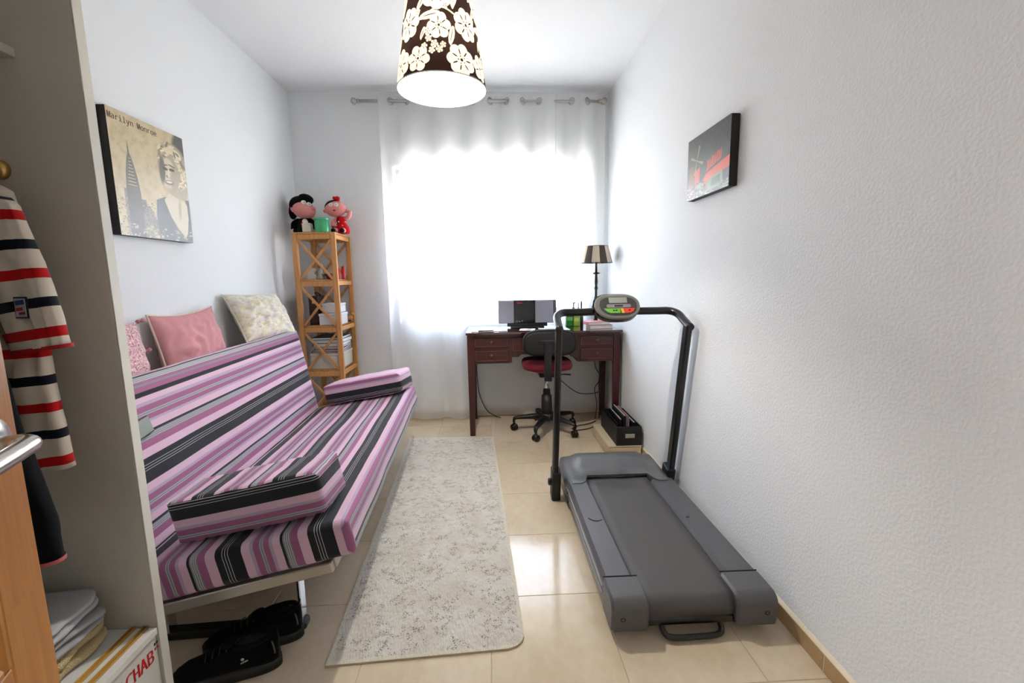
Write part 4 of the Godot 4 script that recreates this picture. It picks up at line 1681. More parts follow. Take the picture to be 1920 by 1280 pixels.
	fill_poly(im2, PackedVector2Array([Vector2(160, 205), Vector2(190, 182), Vector2(384, 150), Vector2(384, 196), Vector2(270, 205), Vector2(180, 226)]), Color(0.84, 0.36, 0.28))
	fill_poly(im2, PackedVector2Array([Vector2(184, 262), Vector2(190, 226), Vector2(240, 204), Vector2(330, 196), Vector2(334, 252)]), green)
	fill_poly(im2, PackedVector2Array([Vector2(236, 246), Vector2(240, 216), Vector2(312, 208), Vector2(316, 242)]), Color(0.33, 0.42, 0.38))
	for k in 70:
		dab(im2, Vector2(rng.randi_range(0, 180), rng.randi_range(214, 268)), Vector2(rng.randf_range(3, 12), rng.randf_range(2, 5)), rng.randf_range(-0.3, 0.3), [green, red.lightened(0.15), Color(0.60, 0.62, 0.52), Color(0.47, 0.44, 0.38)][k % 4], 0.4)
	for k in 40:
		dab(im2, Vector2(rng.randi_range(180, 383), rng.randi_range(240, 270)), Vector2(rng.randf_range(3, 14), rng.randf_range(2, 4)), 0.0, [green, Color(0.56, 0.57, 0.50), Color(0.45, 0.45, 0.42)][k % 3], 0.4)
	var pm2 := mat(Color(1, 1, 1), 0.32)
	pm2.albedo_texture = tex(im2)
	za = -2.066
	zb = -1.703
	ya = 1.448
	yb = 1.704
	x = XR - 0.034
	var pic2 := thing("canvas_picture", "dark canvas print of a red windmill lit at night", "picture", Vector3(XR, ya, (za + zb) / 2), 0.0)
	obj("stretcher_frame", wb(pic2).box(Vector3(XR - 0.0165, (ya + yb) / 2, (za + zb) / 2), Vector3(0.032, yb - ya, zb - za), 0.002), black, pic2)
	pb = wb(pic2)
	pb.q(Vector3(x, ya, za), Vector3(x, ya, zb), Vector3(x, yb, zb), Vector3(x, yb, za), Vector2(0, 1), Vector2(1, 1), Vector2(1, 0), Vector2(0, 0))
	pb.done()
	obj("print", pb, pm2, pic2)


# ---------------------------------------------------------------- pendant lamp
func flower(im: Image, c: Vector2, r: float, petals: int, col: Color, dark: Color, turn: float) -> void:
	for k in petals:
		var a := turn + TAU * k / petals
		dab(im, c + Vector2(cos(a), sin(a)) * r * 0.62, Vector2(r * 0.42, r * 0.40), a, col, 0.0, true)
	dab(im, c, Vector2(r * 0.5, r * 0.5), 0.0, col, 0.0, true)
	for k in petals:
		var a := turn + TAU * (k + 0.5) / petals
		dab(im, c + Vector2(cos(a), sin(a)) * r * 0.52, Vector2(r * 0.20, maxf(1.3, r * 0.045)), a, dark, 0.0, true)
	dab(im, c, Vector2(r * 0.10, r * 0.10), 0.0, dark, 0.0, true)
	for k in 5:
		var a := turn + TAU * k / 5
		dab(im, c + Vector2(cos(a), sin(a)) * r * 0.24, Vector2(r * 0.045, r * 0.045), 0.0, dark, 0.0, true)


func leaf(im: Image, c: Vector2, l: float, wd: float, a: float, col: Color, dark: Color) -> void:
	dab(im, c, Vector2(l, wd), a, col, 0.0, true)
	dab(im, c + Vector2(cos(a), sin(a)) * l * 0.35, Vector2(l * 0.75, wd * 0.62), a + 0.12, col, 0.0, true)
	dab(im, c, Vector2(l * 0.7, maxf(1.2, wd * 0.12)), a, dark, 0.0, true)


func build_pendant() -> void:
	var c := Vector3(-0.179, 1.862, -1.921)
	var t := thing("pendant_lamp", "lit pendant lamp with a brown and cream flower print shade", "lamp", c)
	var w := 1024
	var h := 384
	var brown := Color(0.085, 0.05, 0.045)
	var cream := Color(0.95, 0.925, 0.87)
	var im := Image.create(w, h, false, Image.FORMAT_RGB8)
	im.fill(brown)
	for rep in 4:
		var ox := rep * 256.0
		flower(im, Vector2(ox + 140, 92), 78, 9, cream, brown, 0.2)
		flower(im, Vector2(ox + 14, 205), 56, 7, cream, brown, 0.5)
		flower(im, Vector2(ox + 132, 226), 46, 6, cream, brown, 0.1)
		flower(im, Vector2(ox + 212, 335), 44, 6, cream, brown, 0.9)
		flower(im, Vector2(ox + 52, 335), 54, 7, cream, brown, 0.0)
		flower(im, Vector2(ox + 232, 22), 34, 6, cream, brown, 0.3)
		for q in [[60, 120, 42, 13, 1.2], [72, 95, 40, 12, 1.75], [92, 122, 36, 12, 2.3], [168, 190, 44, 14, 0.15], [84, 256, 34, 11, 1.3], [206, 140, 34, 11, 0.9], [226, 188, 26, 8, 1.0], [212, 92, 30, 9, 0.6], [150, 10, 30, 10, 0.4], [100, 12, 26, 9, 2.4], [196, 250, 22, 7, 1.2]]:
			leaf(im, Vector2(ox + q[0], q[1]), q[2], q[3], q[4], cream, brown)
		# curving stem
		for k in 40:
			var f := k / 39.0
			dab(im, Vector2(ox + 70 + f * 96, 180 - sin(f * 2.6) * 22 + f * 10), Vector2(4, 3), 0.0, cream, 0.0, true)
		for q in [[150, 290, 14], [172, 270, 13], [132, 308, 13], [160, 312, 12], [118, 292, 11], [188, 296, 12], [104, 156, 12], [176, 246, 15], [104, 60, 12]]:
			flower(im, Vector2(ox + q[0], q[1]), q[2], 5, cream, brown, q[0])
	var sm := mat(Color(1, 1, 1), 0.85)
	sm.albedo_texture = tex(im)
	sm.backlight_enabled = true
	sm.backlight = Color(0.85, 0.81, 0.74)
	var inner := mat(Color(0.94, 0.93, 0.90), 0.8)
	inner.backlight_enabled = true
	inner.backlight = Color(0.86, 0.84, 0.81)
	var H := 0.40
	var r0 := 0.1755
	var r1 := 0.116
	var prof := func(dr: float) -> Array:
		var rows := []
		for i in 9:
			var f := i / 8.0
			var row := []
			for j in 64:
				var a := TAU * j / 64
				var r := lerpf(r0, r1, f) - dr
				row.append(c + Vector3(cos(a) * r, f * H, sin(a) * r))
			rows.append(row)
		return rows
	var rows: Array = prof.call(0.0)
	var uvs := []
	for i in 9:
		var ur := []
		for j in 65:
			ur.append(Vector2(j / 64.0 * 1.0 + 0.14, 1.0 - i / 8.0))
		uvs.append(ur)
	for i in 9:
		rows[i].append(rows[i][0])
	obj("shade", wb(t).grid(rows, false, false, true, uvs), sm, t, "brown and cream flower print shade")
	var ir: Array = prof.call(0.002)
	obj("shade_lining", wb(t).grid(ir, true, false, true, [], true), inner, t)
	# wire rims and spider
	var rim := wb(t)
	for e in [[0.0, r0 - 0.001], [H, r1 - 0.001]]:
		var p := []
		for k in 49:
			var a := TAU * k / 48
			p.append(c + Vector3(cos(a) * e[1], e[0], sin(a) * e[1]))
		rim.tube(p, 0.0022, 6)
	obj("rim_wire", rim, M.white_plastic, t)
	var sp := wb(t)
	for k in 3:
		var a := TAU * k / 3
		sp.tube([c + Vector3(0, 0.30, 0), c + Vector3(cos(a) * r1, H - 0.005, sin(a) * r1)], 0.0018, 6)
	obj("spider", sp, M.white_plastic, t)
	obj("cord", wb(t).tube([c + Vector3(0, 0.29, 0), c + Vector3(0, HC - c.y - 0.01, 0)], 0.003, 8), M.white_plastic, t)
	obj("ceiling_rose", wb(t).lathe([Vector2(0, -0.04), Vector2(0.02, -0.04), Vector2(0.045, -0.012), Vector2(0.048, 0.0), Vector2(0, 0.0)], 24, Vector3(c.x, HC, c.z)), M.white_plastic, t)
	obj("socket", wb(t).lathe([Vector2(0, 0.23), Vector2(0.018, 0.23), Vector2(0.020, 0.28), Vector2(0.012, 0.30), Vector2(0, 0.30)], 18, c), M.white_plastic, t)
	var glow := mat(Color(1, 0.97, 0.92), 0.4)
	glow.emission_enabled = true
	glow.emission = Color(1.0, 0.93, 0.82)
	glow.emission_energy_multiplier = 12.0
	obj("bulb", wb(t).lathe([Vector2(0, 0.115), Vector2(0.018, 0.119), Vector2(0.030, 0.132), Vector2(0.034, 0.150), Vector2(0.030, 0.172), Vector2(0.020, 0.200), Vector2(0.014, 0.230), Vector2(0, 0.230)], 24, c), glow, t)
	var li := OmniLight3D.new()
	li.name = "bulb_light"
	li.light_color = Color(1.0, 0.98, 0.95)
	li.light_energy = LAMP_ENERGY
	li.light_size = 0.03
	li.omni_range = 8.0
	li.omni_attenuation = 2.0
	li.shadow_enabled = true
	t.add_child(li)
	li.position = Vector3(0, 0.155, 0)


const LAMP_ENERGY := 1.4


# ---------------------------------------------------------------- cushions
# pillow in its own xy plane, z out of its face
func pillow_mesh(w: float, h: float, th: float, sd: int, pinch := 0.06, sag := 0.0) -> ArrayMesh:
	var mb := MB.new()
	var n := noise(4.0, sd, 3)
	var N := 30
	for s in [-1, 1]:
		var rows := []
		var uvs := []
		for i in N + 1:
			var v := -1.0 + 2.0 * i / N
			var row := []
			var ur := []
			for j in N + 1:
				var u := -1.0 + 2.0 * j / N
				var k := pow(maxf(0.0, (1.0 - pow(absf(u), 2.4)) * (1.0 - pow(absf(v), 2.4))), 0.55)
				var x := u * w / 2 * (1.0 - pinch * (1.0 - v * v) * absf(u))
				var y := v * h / 2 * (1.0 - pinch * (1.0 - u * u) * absf(v)) - sag * (1.0 - u * u) * maxf(v, 0.0)
				var z: float = s * (k * th / 2 * (1.0 + n.get_noise_3d(u * 0.8, v * 0.8, s * 5.0) * 0.35))
				row.append(Vector3(x, y, z))
				ur.append(Vector2(u * 0.5 + 0.5, 0.5 - v * 0.5))
			rows.append(row)
			uvs.append(ur)
		for i in N:
			for j in N:
				if s > 0:
					mb.q(rows[i][j], rows[i][j + 1], rows[i + 1][j + 1], rows[i + 1][j], uvs[i][j], uvs[i][j + 1], uvs[i + 1][j + 1], uvs[i + 1][j])
				else:
					mb.q(rows[i][j], rows[i + 1][j], rows[i + 1][j + 1], rows[i][j + 1], uvs[i][j], uvs[i + 1][j], uvs[i + 1][j + 1], uvs[i][j + 1])
	mb.done(true)
	return mb.commit()


func pillow_edge(w: float, h: float, r: float, pinch := 0.06, sag := 0.0) -> ArrayMesh:
	var path := []
	for k in 81:
		var f := k / 80.0 * 4.0
		var e := int(f) % 4
		var g := f - int(f)
		var u := 0.0
		var v := 0.0
		match e:
			0: u = -1.0 + 2.0 * g; v = -1.0
			1: u = 1.0; v = -1.0 + 2.0 * g
			2: u = 1.0 - 2.0 * g; v = 1.0
			3: u = -1.0; v = 1.0 - 2.0 * g
		path.append(Vector3(u * w / 2 * (1.0 - pinch * (1.0 - v * v) * absf(u)), v * h / 2 * (1.0 - pinch * (1.0 - u * u) * absf(v)) - sag * (1.0 - u * u) * maxf(v, 0.0), 0))
	return MB.new().tube(path, r, 8, false).commit()


func cloth_mat(c: Color, rough := 0.9, rim := 0.3) -> StandardMaterial3D:
	var m := mat(c, rough, 0.0, 0.25)
	m.rim_enabled = true
	m.rim = rim
	m.rim_tint = 0.5
	return m


func build_cushions() -> void:
	# a cushion leaning on the left wall: face turned to the room (+x), lean in degrees from upright, twist in its plane
	var place := func(c: Vector3, lean: float, twist: float, yaw: float) -> Transform3D:
		var b := Basis(Vector3.UP, PI / 2 + deg_to_rad(yaw)) * Basis(Vector3.RIGHT, deg_to_rad(-lean)) * Basis(Vector3(0, 0, 1), deg_to_rad(twist))
		return Transform3D(b, c)
	var velvet := cloth_mat(Color(0.74, 0.525, 0.55), 0.75, 0.9)
	velvet.rim_tint = 0.7
	var p := thing("cushion", "dusty pink velvet cushion leaning on the wall behind the sofa", "cushion", Vector3.ZERO, 0.0, "cushions behind the sofa backrest")
	p.transform = place.call(Vector3(-1.396, 0.815, -2.145), 10.0, 2.0, -2.0)
	obj("cover", pillow_mesh(0.415, 0.37, 0.125, 12, 0.05, 0.012), velvet, p)
	obj("piping", pillow_edge(0.417, 0.372, 0.004, 0.05, 0.012), mat(Color(0.84, 0.77, 0.70), 0.8), p)

	# cream cushion with a washed-out flower print
	var n := noise(0.02, 91, 3)
	var n2 := noise(0.05, 92, 3)
	var im := painted(256, 256, func(x, y):
		var c := Color(0.88, 0.86, 0.80)
		c = c.lerp(Color(0.80, 0.78, 0.55), clampf(n.get_noise_2d(x, y) * 1.2 - 0.05, 0, 0.35))
		c = c.lerp(Color(0.74, 0.67, 0.76), clampf(n.get_noise_2d(x + 500, y) * 1.5 - 0.2, 0, 0.35))
		c = c.lerp(Color(0.63, 0.70, 0.58), clampf(n2.get_noise_2d(x, y + 300) * 1.6 - 0.4, 0, 0.3))
		c = c.lerp(Color(0.72, 0.60, 0.46), clampf(n2.get_noise_2d(x + 90, y) * 1.8 - 0.45, 0, 0.35))
		return c)
	var fl := cloth_mat(Color(1, 1, 1))
	fl.albedo_texture = tex(im)
	var q := thing("cushion", "cream cushion with faded flowers leaning by the wooden shelf tower", "cushion", Vector3.ZERO, 0.0, "cushions behind the sofa backrest")
	q.transform = place.call(Vector3(-1.345, 0.918, -2.70), 26.0, -2.0, -9.0)
	obj("cover", pillow_mesh(0.45, 0.29, 0.13, 22, 0.05), fl, q)
	obj("piping", pillow_edge(0.452, 0.292, 0.0045, 0.05), mat(Color(0.83, 0.80, 0.72), 0.85), q)

	# patterned cushion with tassels, mostly behind the wardrobe
	var n3 := noise(0.06, 93, 2)
	var im3 := painted(256, 256, func(x, y):
		var s := sin((x + y * 0.6) * 0.35 + n3.get_noise_2d(x, y) * 7.0)
		var c := Color(0.80, 0.66, 0.68).lerp(Color(0.55, 0.34, 0.42), clampf(s * 0.9, 0, 1))
		return c.lerp(Color(0.88, 0.80, 0.78), clampf(n3.get_noise_2d(x * 2, y * 2 + 100) * 2.5 - 0.2, 0, 1)))
	var pat := cloth_mat(Color(1, 1, 1))
	pat.albedo_texture = tex(im3)
	var s := thing("cushion", "pink and purple patterned cushion with tassels partly behind the wardrobe", "cushion", Vector3.ZERO, 0.0, "cushions behind the sofa backrest")
	s.transform = place.call(Vector3(-1.385, 0.80, -1.632), 10.0, -2.0, 0.0)
	obj("cover", pillow_mesh(0.42, 0.36, 0.11, 32, 0.04), pat, s)
	for e in [Vector3(0.21, 0.18, 0), Vector3(0.21, -0.18, 0), Vector3(-0.21, 0.18, 0), Vector3(-0.21, -0.18, 0), Vector3(0.203, 0.06, 0), Vector3(0.203, -0.06, 0)]:
		var tb := MB.new()
		var d: Vector3 = Vector3(signf(e.x), 0.15 * signf(e.y), 0.1).normalized()
		tb.ball(e + d * 0.007, Vector3(0.008, 0.008, 0.008), Basis(), 8, 10)
		for k in 6:
			var a := TAU * k / 6
			tb.tube([e + d * 0.012, e + d * 0.024 + Vector3(0, cos(a) * 0.004, sin(a) * 0.004), e + d * 0.034 + Vector3(0, cos(a) * 0.007, sin(a) * 0.007)], 0.0022, 5)
		obj("tassel", tb, mat(Color(0.66, 0.42, 0.46), 0.9), s)


# ---------------------------------------------------------------- hanging clothes and folded linen
# flattened tube through rings [centre, half width vector, half depth]; stripes follow v = length along it
func garment(mb: MB, rings: Array, sd: int, vscale: float, folds := 0.010, voff := 0.0) -> void:
	var n := noise(6.0, sd, 2)
	var rows := []
	var uvs := []
	var run := voff
	var sub := []
	for i in rings.size() - 1:
		for k in 6:
			var f := k / 6.0
			sub.append([rings[i][0].lerp(rings[i + 1][0], f), rings[i][1].lerp(rings[i + 1][1], f), lerpf(rings[i][2], rings[i + 1][2], f)])
	sub.append(rings[-1])
	for i in sub.size():
		if i > 0:
			run += sub[i][0].distance_to(sub[i - 1][0])
		var row := []
		var ur := []
		for j in 41:
			var a := TAU * (j % 40) / 40
			var u := cos(a)
			var fo := n.get_noise_2d(u * 1.6 + 3.0 * signf(sin(a)), run * 1.2) * folds * 1.6
			fo *= 1.0 - pow(absf(u), 6.0)
			row.append(sub[i][0] + sub[i][1] * (signf(u) * pow(absf(u), 0.8)) + Vector3(0, 0, signf(sin(a)) * pow(absf(sin(a)), 0.7) * sub[i][2] + fo))
			ur.append(Vector2(j / 40.0, run * vscale))
		rows.append(row)
		uvs.append(ur)
	for i in rows.size() - 1:
		for j in 40:
			mb.q(rows[i][j], rows[i][j + 1], rows[i + 1][j + 1], rows[i + 1][j], uvs[i][j], uvs[i][j + 1], uvs[i + 1][j + 1], uvs[i + 1][j])
	for e in [0, rows.size() - 1]:
		for j in 40:
			if e == 0:
				mb.t(sub[e][0], rows[e][j + 1], rows[e][j], uvs[e][j], uvs[e][j], uvs[e][j])
			else:
				mb.t(sub[e][0], rows[e][j], rows[e][j + 1], uvs[e][j], uvs[e][j], uvs[e][j])
	mb.done(true)


func hanger(t: Node3D, at: Vector3, half: float, m: Material) -> void:
	var b := wb(t)
	b.tube(smooth_path([at + Vector3(-half, -0.062, 0), at + Vector3(-half * 0.5, -0.028, 0), at + Vector3(0, 0.0, 0), at + Vector3(half * 0.5, -0.028, 0), at + Vector3(half, -0.062, 0)], 5), 0.008, 10)
	b.tube([at + Vector3(-half, -0.062, 0), at + Vector3(half, -0.062, 0)], 0.005, 8)
	obj("hanger_bar", b, m, t)
	var hk := wb(t)
	var p := [at]
	for k in 13:
		var a := -PI / 2 + TAU * 0.72 * k / 12
		p.append(at + Vector3(cos(a) * 0.018, 0.062 + sin(a) * 0.018, 0))
	hk.tube(p, 0.0018, 6)
	obj("hook", hk, M.steel, t)


func build_clothes() -> void:
	# wardrobe rail runs along z at x -1.065, y 1.372
	var rail := Vector3(-1.065, 1.372, 0)
	# striped jersey
	var im := Image.create(8, 512, false, Image.FORMAT_RGB8)
	im.fill(Color(0.80, 0.76, 0.70))
	im.fill_rect(Rect2i(0, 90, 8, 86), Color(0.66, 0.05, 0.06))
	im.fill_rect(Rect2i(0, 346, 8, 86), Color(0.07, 0.085, 0.13))
	var jm := cloth_mat(Color(1, 1, 1), 0.9, 0.2)
	jm.albedo_texture = tex(im)
	var z := -0.985
	var j := thing("striped_jersey", "cream jersey with red and navy stripes hanging in the wardrobe", "shirt", Vector3(-1.1, 0.72, z), 0.0, "clothes hanging in the wardrobe")
	var W := Vector3.RIGHT
	var body := wb(j)
	garment(body, [[Vector3(-1.085, 1.345, z), W * 0.06, 0.014], [Vector3(-1.09, 1.31, z), W * 0.125, 0.026], [Vector3(-1.10, 1.22, z), W * 0.150, 0.034], [Vector3(-1.10, 1.05, z), W * 0.152, 0.036], [Vector3(-1.10, 0.88, z), W * 0.160, 0.036], [Vector3(-1.10, 0.725, z), W * 0.172, 0.034]], 5, 1.0 / 0.118, 0.012, 0.02)
	obj("body", body, jm, j)
	var sl := wb(j)
	var zs := z + 0.038
	garment(sl, [[Vector3(-1.02, 1.335, z + 0.01), Vector3(0.05, -0.03, 0), 0.018], [Vector3(-0.985, 1.27, zs), Vector3(0.062, 0.006, 0), 0.026], [Vector3(-0.955, 1.16, zs), Vector3(0.062, 0.008, 0), 0.028], [Vector3(-0.93, 1.06, zs), Vector3(0.056, 0.010, 0), 0.026], [Vector3(-0.916, 0.995, zs), Vector3(0.052, 0.006, 0), 0.025]], 8, 1.0 / 0.118, 0.006, 0.05)
	var slv := obj("sleeve", sl, jm, j)
	obj("cuff", wb(j).grid(cuff_rows(Vector3(-0.915, 0.993, zs), Vector3(0.0525, 0.006, 0), 0.0255), true), mat(Color(0.60, 0.05, 0.06), 0.9), slv)
	# sewn patch on the sleeve
	var px := Transform3D(Basis(Vector3(0.985, 0.0, 0.17).normalized(), Vector3(0.12, 0.99, 0.0).normalized(), Vector3(0, 0, 1)), Vector3(-0.915, 1.078, zs + 0.0285))
	var bm := wb(j)
	bm.box(px.origin, Vector3(0.030, 0.042, 0.0025), 0.0008, px.basis.orthonormalized())
	var pa := obj("patch", bm, mat(Color(0.06, 0.07, 0.12), 0.85), slv, "navy edged badge")
	var sq := [[Vector3(0, 0, 0), Vector3(0.024, 0.036, 0.001), Color(0.62, 0.62, 0.66)], [Vector3(0, 0.010, 0.0006), Vector3(0.020, 0.009, 0.001), Color(0.16, 0.25, 0.48)], [Vector3(-0.002, -0.003, 0.0006), Vector3(0.015, 0.006, 0.001), Color(0.60, 0.10, 0.14)], [Vector3(0.003, -0.011, 0.0006), Vector3(0.014, 0.005, 0.001), Color(0.52, 0.12, 0.20)]]
	for e in sq:
		var eb := wb(j)
		eb.box(px.origin + px.basis.orthonormalized() * (e[0] + Vector3(0, 0, 0.0016)), e[1], 0.0, px.basis.orthonormalized() * Basis(Vector3(0, 0, 1), 0.12 if e[0].y != 0.0 else 0.0))
		obj("badge_shape", eb, mat(e[2], 0.8), slv)
	var sr := wb(j)
	garment(sr, [[Vector3(-1.16, 1.325, z), Vector3(0.05, 0.02, 0), 0.02], [Vector3(-1.22, 1.25, z + 0.01), Vector3(0.06, -0.01, 0), 0.026], [Vector3(-1.27, 1.02, z + 0.01), Vector3(0.05, -0.008, 0), 0.025]], 18, 1.0 / 0.118, 0.006, 0.05)
	obj("sleeve", sr, jm, j)
	var col := wb(j)
	col.tube(smooth_path([Vector3(-1.135, 1.335, z + 0.02), Vector3(-1.10, 1.355, z + 0.03), Vector3(-1.06, 1.352, z + 0.03), Vector3(-1.035, 1.33, z + 0.02)], 5), 0.011, 8)
	obj("collar", col, mat(Color(0.06, 0.07, 0.11), 0.9), j)
	hanger(j, Vector3(-1.085, 1.325, z), 0.085, M.black_plastic)

	# dark trousers with a pink and red hem tape, in front of the jersey
	var dk := cloth_mat(Color(0.045, 0.05, 0.065), 0.9, 0.15)
	var zt := -0.885
	var d := thing("dark_garment", "black long garment with a thin red hem in front of the jersey", "garment", Vector3(-1.06, 0.57, zt), 0.0, "clothes hanging in the wardrobe")
	var db := wb(d)
	garment(db, [[Vector3(-1.07, 1.335, zt), W * 0.045, 0.014], [Vector3(-1.07, 1.29, zt), W * 0.085, 0.022], [Vector3(-1.065, 1.10, zt), W * 0.105, 0.030], [Vector3(-1.05, 0.85, zt), W * 0.125, 0.032], [Vector3(-1.035, 0.66, zt), W * 0.148, 0.034], [Vector3(-1.035, 0.572, zt), W * 0.150, 0.032]], 25, 1.0, 0.012)
	obj("body", db, dk, d)
	var rr := cuff_rows(Vector3(-1.035, 0.570, zt), W * 0.1505, 0.0345)
	obj("hem_tape", wb(d).grid(rr, true), mat(Color(0.70, 0.35, 0.36), 0.8), d)
	hanger(d, Vector3(-1.070, 1.325, zt), 0.07, M.black_plastic)

	# folded linen on the wardrobe base
	var y0 := 0.256
	stack_fold("folded_blanket", "folded cream knitted blanket on the wardrobe base", "blanket", Vector3(-1.105, y0, -0.955), Vector3(0.29, 0.052, 0.205), 2, Color(0.80, 0.72, 0.55), true, 0.02)
	stack_fold("folded_sheet", "pale grey folded sheet on top of the cream blanket", "sheet", Vector3(-1.095, y0 + 0.056, -0.955), Vector3(0.285, 0.034, 0.20), 2, Color(0.66, 0.66, 0.67), false, -0.06)
	stack_fold("folded_cloth", "light grey cloth with a loose flap on top of the folded linen", "cloth", Vector3(-1.10, y0 + 0.092, -0.95), Vector3(0.28, 0.036, 0.195), 2, Color(0.72, 0.725, 0.74), false, 0.10)
	stack_fold("folded_towel", "small cream towel lying highest on the folded linen", "towel", Vector3(-1.14, y0 + 0.131, -0.90), Vector3(0.20, 0.036, 0.12), 2, Color(0.80, 0.76, 0.68), false, -0.1)


func cuff_rows(c: Vector3, hw: Vector3, hd: float) -> Array:
	var rows := []
	for k in 2:
		var row := []
		for j in 40:
			var a := TAU * j / 40
			var u := cos(a)
			row.append(c + hw * 1.01 * (signf(u) * pow(absf(u), 0.8)) + Vector3(0, 0.004 * (k - 0.5) * 2.0, signf(sin(a)) * pow(absf(sin(a)), 0.7) * (hd + 0.001)))
		rows.append(row)
	return rows


# textile folded into soft layers; the fold looks to +x
func stack_fold(called: String, label: String, category: String, at: Vector3, s: Vector3, layers: int, c: Color, knit: bool, turn: float) -> void:
	var t := thing(called, label, category, at, turn, "folded linen in the wardrobe")
	var m := cloth_mat(c, 0.95, 0.3)
	if knit:
		var cell := noise(0.09, 71, 1, FastNoiseLite.TYPE_CELLULAR)
		with_relief(m, noise_tex(cell, 256, true, 8.0), 1.0)
		m.uv1_triplanar = true
		m.uv1_scale = Vector3(14, 14, 14)
	var n := noise(9.0, int(at.y * 1000), 2)
	var lh := s.y / layers
	for k in layers:
		var rows := []
		for i in 17:
			var f := i / 16.0
			var row := []
			for j in 28:
				var a := TAU * j / 28
				var ux := signf(cos(a)) * pow(absf(cos(a)), 0.35)
				var uy := signf(sin(a)) * pow(absf(sin(a)), 0.5)
				var e := 1.0 - pow(absf(f * 2.0 - 1.0), 12.0) * 0.35
				var pl := 1.0 - 0.16 * pow(absf(f * 2.0 - 1.0), 7.0)
				var p := Vector3(ux * s.x / 2 * pl, lh * (k + 0.5) + uy * lh * 0.5 * e, (f - 0.5) * s.z)
				p.y += n.get_noise_2d(p.x * 0.8, p.z * 0.8) * 0.004 * k
				p.x += n.get_noise_2d(k * 5.0, p.z) * 0.010
				p.y = maxf(p.y, 0.0)
				row.append(p)
			rows.append(row)
		obj("fold", MB.new().grid(rows, true, true), m, t)


# ---------------------------------------------------------------- things on the desk
const DY := 0.7515


